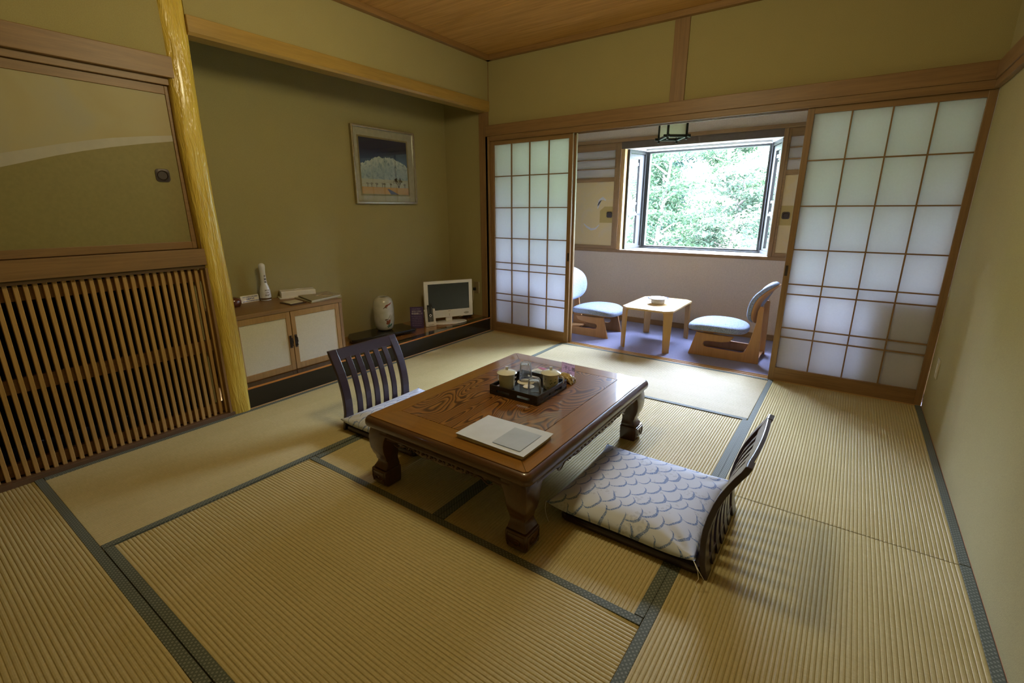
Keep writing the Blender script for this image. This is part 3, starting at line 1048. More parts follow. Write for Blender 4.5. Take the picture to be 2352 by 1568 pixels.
def window_panel(x0, x1, label, knob_x, patch, squiggle):
    """small sliding panel of the window wall: little paper window above, gold paper below"""
    y = VY
    r = root('window_side_panel', label, 'sliding panel', ((x0 + x1) / 2, y, 0.82))
    fx = 0.026
    obj('frame', MB().box(x0, y - 0.004, 0.82, x0 + fx, y + 0.02, 1.962).box(x1 - fx, y - 0.004, 0.82, x1, y + 0.02, 1.962)
        .box(x0 + fx, y - 0.004, 0.82, x1 - fx, y + 0.02, 0.857).box(x0 + fx, y - 0.004, 1.888, x1 - fx, y + 0.02, 1.962).box(x0 + fx, y - 0.004, 1.561, x1 - fx, y + 0.02, 1.606), M_['woodx'], r, bevel=0.0015)
    for z in (1.699, 1.798):
        obj('lattice_bar', MB().box(x0 + fx, y - 0.001, z - 0.005, x1 - fx, y + 0.012, z + 0.005), M_['woodx'], r)
    obj('small_window_paper', MB().box(x0 + fx, y + 0.012, 1.60, x1 - fx, y + 0.016, 1.89), M_['paper2'], r, label='whitish paper of the small upper window')
    obj('gold_paper', MB().box(x0 + fx, y + 0.008, 0.855, x1 - fx, y + 0.012, 1.563), M_['gold'], r, label='gold-toned paper')
    obj('ochre_patch', MB().prism(patch, 'y', y + 0.0072, y + 0.009), M_['goldpatch'], r, label='ochre patch around the pull')
    hikite(r, (knob_x, y + 0.0072, 1.203), 'y', 0.066, -1)
    for pts, rr in squiggle:
        mb = MB()
        loops = []
        n = len(pts)
        L_, R_ = [], []
        for k, (px, pz) in enumerate(pts):
            a = Vector(pts[max(k - 1, 0)])
            b = Vector(pts[min(k + 1, n - 1)])
            dd = (b - a).normalized()
            nn = Vector((-dd.y, dd.x)) * rr * math.sin(PI * (k + 0.4) / (n - 0.2))
            L_.append((px + nn.x, pz + nn.y))
            R_.append((px - nn.x, pz - nn.y))
        mb.prism(L_ + R_[::-1], 'y', y + 0.0074, y + 0.0085)
        obj('brush_stroke', mb, M_['brush'], r)
    return r


window_panel(-0.05, 0.818, 'left panel beside the bay window with a little paper window over gold paper', 0.750,
             [(0.633, 1.113), (0.792, 1.113), (0.792, 1.292), (0.688, 1.292), (0.633, 1.247)],
             [([(0.43, 1.10), (0.47, 1.065), (0.53, 1.035), (0.585, 1.045), (0.63, 1.09)], 0.013),
              ([(0.60, 1.30), (0.625, 1.36), (0.66, 1.385), (0.70, 1.36)], 0.018), ([(0.60, 1.27), (0.62, 1.33), (0.64, 1.36)], 0.012)])
window_panel(2.444, 3.30, 'right panel beside the bay window, mostly hidden by the paper screen', 2.518,
             [(2.470, 1.113), (2.64, 1.113), (2.64, 1.291), (2.470, 1.291)], [])

# hanging paper lantern
la = math.atan2(0.093, 0.127)
lan = root('veranda_lantern', 'square paper lantern with dark wooden frame hanging over the veranda', 'lantern', (1.612, 0.585, 1.855), local=True, rz=la)
hx, hy = 0.082, 0.122
Lm = M_['darkwood']
for sx in (-1, 1):
    for sy in (-1, 1):
        obj('post', MB().box(sx * hx - 0.008, sy * hy - 0.008, -0.012, sx * hx + 0.008, sy * hy + 0.008, 0.41), Lm, lan)
for zz in (0.008, 0.375):
    for sy in (-1, 1):
        obj('rail', MB().box(-hx - 0.035, sy * hy - 0.008, zz, hx + 0.035, sy * hy + 0.008, zz + 0.022), Lm, lan)
    for sx in (-1, 1):
        obj('rail', MB().box(sx * hx - 0.008, -hy - 0.035, zz + 0.001, sx * hx + 0.008, hy + 0.035, zz + 0.021), Lm, lan)
pp = MB()
for sx in (-1, 1):
    pp.add([(sx * (hx - 0.004), -hy, 0.03), (sx * (hx - 0.004), hy, 0.03), (sx * (hx - 0.004), hy, 0.375), (sx * (hx - 0.004), -hy, 0.375)], [(0, 1, 2, 3)])
for sy in (-1, 1):
    pp.add([(-hx, sy * (hy - 0.004), 0.03), (hx, sy * (hy - 0.004), 0.03), (hx, sy * (hy - 0.004), 0.375), (-hx, sy * (hy - 0.004), 0.375)], [(0, 1, 2, 3)])
obj('shade_paper', pp, M_['washi'], lan, label='cream paper shade')
obj('bulb', MB().lathe([(0.008, 0.0), (0.035, 0.02), (0.045, 0.06), (0.035, 0.10), (0.014, 0.13), (0.012, 0.36)], (0, 0, 0.05), 20), M_['sill'], lan, label='white bulb', smooth=True)
obj('ceiling_mount', MB().box(-0.06, -0.06, 0.395, 0.06, 0.06, 0.425), Lm, lan)

# low cupboard on the veranda behind the right screens (throws the shadow on the paper)
vc = root('veranda_cupboard', 'low wooden cupboard seen only as a shadow through the right paper screen', 'cupboard', (3.38, 0.38, 0.0))
obj('body', MB().box(3.14, 0.17, 0.03, 3.72, 0.55, 0.69), M_['woodx'], vc, bevel=0.004)
obj('top', MB().box(3.125, 0.155, 0.69, 3.735, 0.56, 0.712), M_['woodx'], vc, bevel=0.003)
obj('base', MB().box(3.16, 0.19, 0.0, 3.70, 0.53, 0.03), M_['dark'], vc)


# ---- legless-look plywood easy chairs
def easy_chair(label, loc, mir, dy):
    """profile given for the right-hand chair (back at +x); mir=-1 mirrors it"""
    r = root('plywood_easy_chair', label, 'chair', loc, group=None, local=True)
    X = lambda x: (x - 2.28) * mir
    prof = [(1.995, 0.0), (2.571, 0.0), (2.558, 0.480), (2.548, 0.492), (2.530, 0.490), (2.516, 0.450), (2.515, 0.360), (2.512, 0.335), (2.498, 0.250), (2.483, 0.174), (2.464, 0.112),
            (2.452, 0.088), (2.430, 0.078), (2.150, 0.083), (2.128, 0.090), (2.116, 0.108), (2.122, 0.130), (2.140, 0.139), (2.260, 0.143), (2.33, 0.158), (2.36, 0.205), (2.05, 0.212)]
    poly = [(X(x), z) for x, z in prof]
    for y in (-0.172, 0.172):
        obj('side_panel', MB().prism(poly, 'y', y - 0.011, y + 0.011), M_['ply'], r, bevel=0.004)
    obj('cross_bar', MB().box(min(X(2.42), X(2.56)), -0.162, 0.02, max(X(2.42), X(2.56)), 0.162, 0.035), M_['ply'], r)
    # seat cushion
    def pad(outline_n, fx, mat_, name, th, off, lab=None):
        pass
    cx, ry, rx = X(2.195), 0.245, 0.248
    loops = []
    N = 40
    def ring(sc_, dz):
        out = []
        for k in range(N):
            a = 2 * PI * k / N
            c, s = math.cos(a), math.sin(a)
            q = (abs(c) ** 2.7 + abs(s) ** 2.7) ** (-1 / 2.7)
            x = c * q * rx * sc_
            y = s * q * ry * sc_
            zc = 0.226 + 0.020 * math.cos(PI * (x * mir) / 0.5) - 0.30 * max(0, (-x * mir - 0.10)) ** 2 * 1.5 + 0.02 * (y / ry) ** 2 * 0
            out.append((cx + x, y, zc + dz))
        return out
    for sc_, dz in ((0.80, -0.004), (0.95, -0.004), (0.985, 0.0), (1.0, 0.010), (1.0, 0.026), (0.985, 0.038), (0.94, 0.046), (0.80, 0.052), (0.5, 0.055), (0.2, 0.056)):
        loops.append(ring(sc_, dz))
    obj('seat_cushion', MB().loft(loops), M_['fleck'], r, smooth=True)
    obj('seat_shell', MB().loft([ring(0.86, -0.014), ring(0.90, -0.013), ring(0.90, -0.004)]), M_['ply'], r, smooth=True)
    # backrest: oval shell curved both ways, pad in front
    def bring(sc_, dn):
        out = []
        for k in range(N):
            a = 2 * PI * k / N
            c, s = math.cos(a), math.sin(a)
            q = (abs(c) ** 2.5 + abs(s) ** 2.5) ** (-1 / 2.5)
            y = s * q * 0.235 * sc_
            v = c * q * 0.172 * sc_           # along the height
            zc = 0.495 + v
            xb = 2.522 + 0.18 * v + 2.6 * v * max(0, v) - 0.75 * y * y
            out.append((X(xb - dn), y, zc + dn * 0.4))
        return out
    obj('back_cushion', MB().loft([bring(0.90, 0.0), bring(0.98, 0.002), bring(1.0, 0.012), bring(0.995, 0.026), bring(0.95, 0.036), bring(0.8, 0.041), bring(0.4, 0.043), bring(0.1, 0.043)]), M_['fleck'], r, smooth=True)
    obj('back_shell', MB().loft([bring(0.1, -0.014), bring(0.6, -0.014), bring(0.965, -0.014), bring(0.975, -0.008), bring(0.965, 0.0)]), M_['ply'], r, smooth=True)
    return r


easy_chair('plywood lounge chair with grey-blue pads at the right of the small table', (2.28, 0.518, 0.0), 1, 0)
easy_chair('plywood lounge chair with flecked blue pads, half hidden by the left screen', (0.906, 0.55, 0.0), -1, 0)

# ---- small bent plywood table
bt = root('bent_plywood_table', 'small pale bent plywood side table on the veranda carpet', 'table', (1.62, 0.53, 0.0))
tx0, tx1, ty0, ty1, tz = 1.385, 1.862, 0.178, 0.885, 0.390
cc = 0.062
top = [(tx0 + cc, ty0), (tx1 - cc, ty0), (tx1, ty0 + cc), (tx1, ty1 - cc), (tx1 - cc, ty1), (tx0 + cc, ty1), (tx0, ty1 - cc), (tx0, ty0 + cc)]
obj('tabletop', MB().prism(top, 'z', tz - 0.018, tz), M_['plytop'], bt, bevel=0.004)
for (a, b) in ((1, 2), (3, 4), (5, 6), (7, 0)):
    A, B = Vector((*top[a], 0)), Vector((*top[b], 0))
    mid = (A + B) / 2
    dirn = Vector((1.6235, 0.5315, 0)) - mid
    dirn.normalize()
    out = -Vector((1 if mid.x > 1.62 else -1, 1 if mid.y > 0.53 else -1, 0)).normalized()
    loops = []
    for z, ins, wsc in ((tz - 0.001, 0.030, 1.0), (tz - 0.006, 0.012, 1.0), (tz - 0.018, 0.003, 1.0), (tz - 0.034, 0.0, 0.98), (0.25, -0.002, 0.86), (0.12, -0.004, 0.76), (0.0, -0.006, 0.66)):
        a2 = mid + (A - mid) * wsc + out * ins
        b2 = mid + (B - mid) * wsc + out * ins
        th = 0.018
        loops.append([(a2.x, a2.y, z), (b2.x, b2.y, z), (b2.x + out.x * th, b2.y + out.y * th, z if z < tz - 0.02 else z - 0.012), (a2.x + out.x * th, a2.y + out.y * th, z if z < tz - 0.02 else z - 0.012)])
    obj('leg', MB().loft(loops), M_['plyleg'], bt, bevel=0.002)

bowl = root('footed_bowl', 'blue and white porcelain bowl with wide rim on the small veranda table', 'bowl', (1.625, 0.52, tz))
obj('body', MB().lathe([(0.056, 0.0), (0.060, 0.004), (0.064, 0.016), (0.062, 0.030), (0.058, 0.036), (0.094, 0.047), (0.099, 0.051), (0.096, 0.054), (0.070, 0.048), (0.050, 0.040), (0.02, 0.038)], (1.625, 0.52, tz), 40), M_['ceramicw'], bowl, smooth=True)
bb = MB()
for k in range(14):
    a0 = 2 * PI * k / 14
    q = []
    for da, rr in ((0, 0.094), (0.12, 0.082), (0.26, 0.078), (0.34, 0.090), (0.26, 0.096), (0.12, 0.097)):
        q.append((1.625 + rr * math.cos(a0 + da), 0.52 + rr * math.sin(a0 + da), tz + 0.0512 + (0.094 - 0) * 0 + (rr - 0.078) * 0.16 + 0.0008))
    bb.add(q, [(0, 1, 2, 3, 4, 5)])
obj('rim_painting', bb, M_['bluebrush'], bowl, label='cobalt blue brush marks around the rim')

# ================================================================= LOW TABLE
tab = root('low_dining_table', 'large lacquered low wooden table with carved apron in the middle of the tatami room', 'table', (1.80, -2.085, 0.0))
X0, X1, Y0, Y1 = 1.335, 2.260, -2.705, -1.462


def tl(ins, z, r=0.035):
    return [(x, y, z) for x, y in rrect(X0 + ins, Y0 + ins, X1 - ins, Y1 - ins, max(0.006, r - ins * 0.6), 6)]


obj('table_edge', MB().loft([tl(0.03, 0.298), tl(0.012, 0.299), tl(0.004, 0.303), tl(0.0, 0.312), tl(0.0, 0.324), tl(0.003, 0.334), tl(0.009, 0.342), tl(0.017, 0.3465), tl(0.0205, 0.3472), tl(0.022, 0.3455), tl(0.05, 0.3455)]), M_['tdark'], tab, smooth=True)
px0, px1, py0, py1 = 1.447, 2.115, -2.562, -1.583
ix0, ix1, iy0, iy1 = X0 + 0.0225, X1 - 0.0225, Y0 + 0.0225, Y1 - 0.0225
g = 0.0008
ch = 0.014


def frame_board(poly, mat):
    obj('frame_board', MB().prism(poly, 'z', 0.3452, 0.3500), mat, tab, bevel=0.0006, seg=1)


frame_board([(ix0 + ch, iy0), (ix1 - ch, iy0), (ix1 - ch * 0.5, iy0 + ch * 0.5), (px1, py0 - g), (px0, py0 - g), (ix0 + ch * 0.5, iy0 + ch * 0.5)], M_['tframe_x'])
frame_board([(ix0 + ch, iy1), (ix1 - ch, iy1), (ix1 - ch * 0.5, iy1 - ch * 0.5), (px1, py1 + g), (px0, py1 + g), (ix0 + ch * 0.5, iy1 - ch * 0.5)], M_['tframe_x'])
frame_board([(ix0, iy0 + ch), (ix0 + ch * 0.5 - g, iy0 + ch * 0.5 + g), (px0 - g, py0), (px0 - g, py1), (ix0 + ch * 0.5 - g, iy1 - ch * 0.5 - g), (ix0, iy1 - ch)], M_['tframe'])
frame_board([(ix1, iy0 + ch), (ix1 - ch * 0.5 + g, iy0 + ch * 0.5 + g), (px1 + g, py0), (px1 + g, py1), (ix1 - ch * 0.5 + g, iy1 - ch * 0.5 - g), (ix1, iy1 - ch)], M_['tframe'])
obj('center_panel', MB().box(px0 + 0.0015, py0 + 0.0015, 0.345, px1 - 0.0015, py1 - 0.0015, 0.3500), M_['keyaki'], tab, label='swirling figured wood panel', bevel=0.0006, seg=1)

# legs
LEG = [(0.0, 0.013, 0.084), (0.012, 0.006, 0.093), (0.035, 0.001, 0.099), (0.060, 0.0, 0.100), (0.078, 0.001, 0.099), (0.082, 0.004, 0.095), (0.083, 0.013, 0.083), (0.0865, 0.013, 0.083), (0.088, 0.009, 0.088),
       (0.100, 0.016, 0.080), (0.112, 0.022, 0.072), (0.124, 0.024, 0.069), (0.128, 0.020, 0.073), (0.140, 0.018, 0.076), (0.148, 0.016, 0.080), (0.160, 0.010, 0.086), (0.185, 0.003, 0.094), (0.215, 0.0, 0.100), (0.245, 0.0, 0.108), (0.270, 0.003, 0.118), (0.300, 0.010, 0.120)]
FXc0, FXc1, FYc0, FYc1 = 1.352, 2.243, -2.690, -1.478
for sx, sy in ((0, 0), (1, 0), (1, 1), (0, 1)):
    loops = []
    for z, o, wd in LEG:
        xa = FXc0 + o if sx == 0 else FXc1 - o - wd
        ya = FYc0 + o if sy == 0 else FYc1 - o - wd
        loops.append([(x, y, z) for x, y in rrect(xa, ya, xa + wd, ya + wd, 0.007, 2)])
    lo = obj('leg', MB().loft(loops), M_['tleg'], tab, smooth=True)
    # carved frame and scroll on the two outer faces of the foot block
    cv = MB()
    for axis in ('x', 'y'):
        def at(u, v, d):
            if axis == 'y':
                yy_ = FYc0 - d if sy == 0 else FYc1 + d
                xx_ = (FXc0 + u) if sx == 0 else (FXc1 - u)
                return (xx_, yy_, v)
            xx_ = FXc0 - d if sx == 0 else FXc1 + d
            yy_ = (FYc0 + u) if sy == 0 else (FYc1 - u)
            return (xx_, yy_, v)
        cv.tube([at(0.012, 0.015, -0.003), at(0.010, 0.045, 0.001), at(0.012, 0.073, 0.0), at(0.088, 0.073, 0.0), at(0.090, 0.045, 0.001), at(0.088, 0.015, -0.003)], 0.0022, 5)
        sp = [at(0.05 + (0.006 + 0.0028 * k) * math.cos(k * 0.62), 0.044 + (0.004 + 0.0018 * k) * math.sin(k * 0.62), 0.0015) for k in range(11)]
        cv.tube(sp, 0.0022, 5)
    obj('carving', cv, M_['tleg'], lo, smooth=True)


# aprons with swelling profile, scalloped lower edge and carved scrolls
def apron(p0, p1, outv, mat):
    p0, p1 = Vector(p0), Vector(p1)
    L = (p1 - p0).length
    d = (p1 - p0).normalized()
    o = Vector(outv)
    N = 64
    def low(t):
        s = t * L
        e = min(s, L - s)
        z = 0.250 - 0.010 * max(0, min(1, (0.10 - e) / 0.10)) * 1.3
        if e > L * 0.18:
            z = 0.243
            z += 0.004 * math.sin((e - L * 0.18) * 40)
        if e > L * 0.30:
            z = 0.235 - 0.004 * abs(math.sin((e - L * 0.30) * 34))
        if abs(e - L * 0.18) < 0.012:
            z = 0.238
        return z
    loops = []
    for k in range(N + 1):
        t = k / N
        zb = low(t)
        b = p0 + d * (L * t)
        prof = [(0.022, 0.300), (0.020, 0.292), (0.010, 0.286), (0.004, 0.278), (0.003, 0.268), (0.012, 0.263), (0.016, 0.260), (0.013, (0.26 + zb) / 2), (0.015, zb + 0.004), (0.020, zb), (0.030, zb), (0.034, 0.300)]
        loops.append([(b.x - o.x * i_, b.y - o.y * i_, z) for i_, z in prof])
    a = obj('apron', MB().loft(loops), mat, tab, smooth=True)
    cv = MB()
    mid = (p0 + p1) / 2
    span = L * 0.24
    rr = random.Random(5)
    n = 7
    for k in range(-n, n + 1):
        s0 = span * k / n
        sgn = 1 if k % 2 == 0 else -1
        pts = []
        for j in range(9):
            a_ = j / 8 * 1.6 * PI
            R_ = 0.009 * (1 - j / 11)
            u = s0 + sgn * (R_ * math.cos(a_))
            z = 0.249 + R_ * math.sin(a_) * 0.95
            q = mid + d * u - o * 0.0125
            pts.append((q.x, q.y, z))
        cv.tube(pts, [0.0036 * (1 - j / 14) for j in range(9)], 6)
    for sg in (-1, 1):
        pts = []
        for j in range(12):
            u = sg * (span + 0.015 + j * 0.008)
            z = 0.246 + 0.010 * math.sin(j * 0.55)
            q = mid + d * u - o * 0.0125
            pts.append((q.x, q.y, z))
        cv.tube(pts, 0.003, 6)
    obj('carving', cv, M_['tleg'], a, smooth=True)


M_['tdark_y'] = m_wood('table_dark_wood_y', (0.080, 0.034, 0.012), 'y', 0.33, 0.25, 1, 0.6)
apron((FXc0 + 0.08, FYc0, 0), (FXc1 - 0.08, FYc0, 0), (0, -1, 0), M_['tdark'])
apron((FXc0 + 0.08, FYc1, 0), (FXc1 - 0.08, FYc1, 0), (0, 1, 0), M_['tdark'])
apron((FXc0, FYc0 + 0.08, 0), (FXc0, FYc1 - 0.08, 0), (-1, 0, 0), M_['tdark_y'])
apron((FXc1, FYc0 + 0.08, 0), (FXc1, FYc1 - 0.08, 0), (1, 0, 0), M_['tdark_y'])


# ================================================================= LEGLESS CHAIRS AND CUSHIONS
def zaisu(label, loc, rz):
    r = root('legless_chair', label, 'chair', loc, local=True, rz=rz, group=None)
    m = M_['zaisu']
    loops = []
    for z, i_ in ((0.002, 0.012), (0.004, 0.004), (0.010, 0.0), (0.026, 0.0), (0.033, 0.004), (0.035, 0.012)):
        loops.append([(x, y, z) for x, y in rrect(-0.288 + i_, -0.250 + i_, 0.290 - i_, 0.250 - i_, 0.03, 5)])
    obj('seat_board', MB().loft(loops), m, r, smooth=True)
    prof = [(0.004, 0.290), (0.06, 0.277), (0.107, 0.273), (0.150, 0.272), (0.192, 0.275), (0.245, 0.284), (0.30, 0.298), (0.345, 0.314), (0.388, 0.335), (0.42, 0.352), (0.448, 0.369), (0.474, 0.380)]

    def strip(yc, wd, th, dx, za=0.0, zb=1.0):
        lp = []
        for z, x in prof:
            if z < za - 1e-6 or z > zb + 1e-6:
                continue
            w_ = wd * (1.0 + (0.18 if z < 0.07 else 0.0))
            xx = x + dx
            lp.append([(xx, yc - w_ / 2, z), (xx + th, yc - w_ / 2, z - 0.003), (xx + th, yc + w_ / 2, z - 0.003), (xx, yc + w_ / 2, z)])
        return MB().loft(lp)
    for sy in (-1, 1):
        obj('stile', strip(sy * 0.222, 0.054, 0.022, 0.0), m, r, bevel=0.004)
    # top rail bowed backwards
    lp = []
    for k in range(17):
        y = -0.205 + 0.41 * k / 16
        bow = 0.008 * (1 - (y / 0.205) ** 2)
        lp.append([(0.353 + bow, y, 0.414), (0.380 + bow, y, 0.472), (0.396 + bow, y, 0.470), (0.370 + bow, y, 0.411)])
    obj('top_rail', MB().loft(lp), m, r, bevel=0.003)
    for k in range(5):
        y = -0.135 + 0.0675 * k
        bow = 0.008 * (1 - (y / 0.205) ** 2)
        obj('slat', strip(y, 0.037, 0.011, bow + 0.004, 0.0, 0.43), m, r, bevel=0.002)
    obj('lower_rail', MB().box(0.272, -0.20, 0.020, 0.300, 0.20, 0.050), m, r, bevel=0.003)
    return r


zR = zaisu('dark slat-back legless chair on the tatami, right of the low table', (2.520, -2.170, 0.0), 0.0)
zL = zaisu('dark slat-back legless chair facing the room, left of the low table', (1.065, -2.172, 0.0), PI)


def cushion(label, loc, rz, seed, tilt=0.0):
    r = root('floor_cushion', label, 'cushion', loc, local=True, rz=rz)
    N = 56
    nz = np.random.default_rng(seed)
    ph = nz.uniform(0, 6.28, 12)
    HX, HY = 0.305, 0.312

    def P(i, j, top):
        u, v = -1 + 2 * i / N, -1 + 2 * j / N
        # edges bow inwards between the four pointed corners
        ex = HX * (1 - 0.045 * (1 - v * v))
        ey = HY * (1 - 0.045 * (1 - u * u))
        x, y = u * ex, v * ey
        au, av = abs(u), abs(v)
        h = (max(0, 1 - au ** 4.0) ** 0.5) * (max(0, 1 - av ** 4.0) ** 0.5)
        wr = 0.0
        # creases that fan out from the corners
        for (cu, cv), k in zip(((1, -1), (-1, -1), (1, 1), (-1, 1)), range(4)):
            du, dv = u - cu, v - cv
            rr = math.hypot(du, dv)
            an = math.atan2(dv, du)
            wr += 0.010 * math.exp(-(rr / 0.42) ** 2) * math.sin(9 * an + ph[k]) * min(1, rr * 5)
        # puckers along the seams
        wr += 0.0022 * math.exp(-((1 - au) / 0.12) ** 2) * math.sin(v * 21 + ph[5]) + 0.0022 * math.exp(-((1 - av) / 0.12) ** 2) * math.sin(u * 23 + ph[6])
        wr += 0.0035 * math.sin(u * 3.1 + ph[7]) * math.sin(v * 2.7 + ph[8])
        seam = 0.022 + 0.024 * (au * av) ** 5
        z = seam + (0.066 * h + wr * min(1, 3 * (1 - max(au, av)))) if top else seam - 0.021 * h
        return (x, y, max(z, 0.001))
    vs, fs = [], []
    for j in range(N + 1):
        for i in range(N + 1):
            vs.append(P(i, j, True))
    for j in range(N + 1):
        for i in range(N + 1):
            vs.append(P(i, j, False))
    n1 = (N + 1) ** 2
    for j in range(N):
        for i in range(N):
            a = j * (N + 1) + i
            fs.append((a, a + 1, a + N + 2, a + N + 1))
            fs.append((a + n1, a + n1 + N + 1, a + n1 + N + 2, a + n1 + 1))
    mb = MB().add(vs, fs)
    o = obj('cover', mb, M_['cloth'], r, smooth=False)
    bm = bmesh.new()
    bm.from_mesh(o.data)
    bmesh.ops.remove_doubles(bm, verts=bm.verts, dist=0.0004)
    bmesh.ops.recalc_face_normals(bm, faces=bm.faces)
    bm.to_mesh(o.data)
    bm.free()
    for p in o.data.polygons:
        p.use_smooth = True
    return r


cR = cushion('blue wave-patterned cushion on the legless chair right of the table', (2.484, -2.135, 0.0355), 0.0, 3)
cL = cushion('blue wave-patterned cushion on the legless chair left of the table', (1.075, -2.135, 0.0355), PI, 9)
# corner threads of the right cushion
for pts in ([(0.300, -0.318, 0.052), (0.322, -0.340, 0.035), (0.330, -0.345, 0.008), (0.322, -0.352, -0.012), (0.332, -0.36, -0.02)],
            [(0.300, -0.318, 0.052), (0.326, -0.338, 0.032), (0.345, -0.338, 0.006)],
            [(-0.302, -0.312, 0.050), (-0.300, -0.322, 0.02), (-0.292, -0.325, -0.012), (-0.275, -0.332, -0.03)]):
    obj('thread_tassel', MB().tube(pts, 0.0012, 5), M_['thread'], cR)
for pts in ([(-0.302, -0.312, 0.050), (-0.31, -0.318, 0.06), (-0.305, -0.325, 0.075)],):
    obj('thread_tassel', MB().tube(pts, 0.002, 5), M_['thread'], cL)

# ================================================================= THINGS ON THE LOW TABLE
TZ = 0.3503
tray = root('lacquer_tray', 'square black lacquer tray with pierced sides on the low table', 'tray', (1.803, -2.008, TZ))
a0, a1, b0, b1 = 1.658, 1.948, -2.154, -1.862
obj('tray_floor', MB().box(a0 + 0.008, b0 + 0.008, TZ + 0.006, a1 - 0.008, b1 - 0.008, TZ + 0.012), M_['lacq'], tray)
th = 0.009
zt = TZ + 0.050


def tray_side(axis, c0, c1, f0, f1):
    mb = MB()
    Ls = f1 - f0

    def bx(u0, u1, z0_, z1_):
        if axis == 'x':
            mb.box(f0 + u0, c0, z0_, f0 + u1, c1, z1_)
        else:
            mb.box(c0, f0 + u0, z0_, c1, f0 + u1, z1_)
    bx(0, Ls, TZ, TZ + 0.018)
    bx(0, Ls, TZ + 0.029, zt)
    for u0, u1 in ((0, 0.045), (Ls / 2 - 0.022, Ls / 2 + 0.022), (Ls - 0.045, Ls)):
        bx(u0, u1, TZ + 0.018, TZ + 0.029)
    obj('tray_side', mb, M_['lacq'], tray, bevel=0.0015)


tray_side('x', b0, b0 + th, a0, a1)
tray_side('x', b1 - th, b1, a0, a1)
tray_side('y', a0, a0 + th, b0 + th, b1 - th)
tray_side('y', a1 - th, a1, b0 + th, b1 - th)
IZ = TZ + 0.0122


def coaster(x, y, label, r=0.046):
    return obj('coaster', MB().lathe([(r - 0.001, 0.0), (r, 0.0008), (r, 0.0022), (r - 0.001, 0.0028)], (x, y, IZ), 36), M_['coaster'], label=label, cat='coaster', smooth=True)


coaster(1.736, -1.934, 'cream paper coaster under the tall glass', 0.047)
coaster(1.788, -1.985, 'cream paper coaster between the two glasses, partly under the short glass', 0.030)


def glass(x, y, z, rt, rb, h, label):
    """upside-down tumbler: foot (closed) on top"""
    t = 0.0022
    mb = MB()
    mb.lathe([(rb, 0.0), (rb - (rb - rt) * 0.5, h * 0.5), (rt, h - 0.006), (rt - 0.003, h), (0.001, h - 0.003), (0.001, h - 0.010), (rt - 0.006, h - 0.010), (rt - t, h - 0.014), (rb - (rb - rt) * 0.5 - t, h * 0.5), (rb - t, 0.0)], (x, y, z), 40, False, False)
    n = 40
    base_i = 0
    last = 9 * n
    mb.f += [(base_i + i, last + i, last + (i + 1) % n, base_i + (i + 1) % n) for i in range(n)]
    return obj('drinking_glass', mb, M_['glass'], label=label, cat='glass', smooth=True)


glass(1.722, -1.916, IZ + 0.0028, 0.0305, 0.036, 0.100, 'tall clear glass turned upside down at the back of the tray')
glass(1.868, -2.055, IZ + 0.0003, 0.031, 0.036, 0.082, 'short clear glass turned upside down at the near corner of the tray')


def cup(x, y, ha, label, leafy):
    r = root('lidded_tea_cup', label, 'cup', (x, y, IZ))
    z = IZ
    R0 = 0.0415
    obj('body', MB().lathe([(0.026, 0.0), (0.036, 0.002), (R0 - 0.001, 0.010), (R0, 0.030), (R0, 0.082), (R0 - 0.003, 0.083), (R0 - 0.004, 0.078), (R0 - 0.005, 0.02), (0.01, 0.01)], (x, y, z), 40), M_['ceramic'], r, smooth=True)
    lid = obj('lid', MB().lathe([(0.036, 0.080), (0.052, 0.084), (0.0525, 0.086), (0.048, 0.089), (0.034, 0.095), (0.014, 0.0995), (0.002, 0.100)], (x, y, z), 40), M_['ceramic'], r, smooth=True)
    obj('rim_line', MB().lathe([(0.0518, 0.0836), (0.0532, 0.0848), (0.0518, 0.0862)], (x, y, z), 40), M_['rimbrown'], lid, label='brown rim line', smooth=True)
    obj('lid_knob', MB().lathe([(0.0075, 0.098), (0.0070, 0.106), (0.0090, 0.113), (0.0085, 0.117), (0.003, 0.118)], (x, y, z), 20), M_['ceramicw'], lid, smooth=True)
    pts = []
    for k in range(13):
        a = -PI * 0.5 + PI * k / 12
        rr = R0 - 0.004 + 0.030 * math.cos(a)
        pts.append((x + rr * math.cos(ha), y + rr * math.sin(ha), z + 0.044 + 0.026 * math.sin(a)))
    obj('handle', MB().tube(pts, 0.0045, 8), M_['ceramicw'], r, smooth=True)
    if leafy:
        lf = MB()
        rr_ = random.Random(4)
        for k in range(16):
            a = -2.4 + 2.2 * rr_.random()
            zz = 0.012 + 0.06 * rr_.random()
            an = rr_.uniform(-1.2, 1.2)
            ln = 0.011
            q = []
            for s_, w_ in ((-0.5, 0), (0, 0.0022), (0.5, 0), (0, -0.0022)):
                da = (s_ * ln * math.cos(an) - w_ * math.sin(an)) / R0
                dz = s_ * ln * math.sin(an) + w_ * math.cos(an)
                q.append((x + (R0 + 0.0004) * math.cos(a + da), y + (R0 + 0.0004) * math.sin(a + da), z + zz + dz))
            lf.add(q, [(0, 1, 2, 3)])
        obj('leaf_painting', lf, M_['greenpaint'], r, label='faint painted bamboo leaves')
    return r


cup(1.702, -2.062, 2.95, 'plain celadon lidded tea cup with handle at the left of the tray', False)
cup(1.892, -1.935, 0.55, 'lidded tea cup painted with leaves at the right of the tray', True)

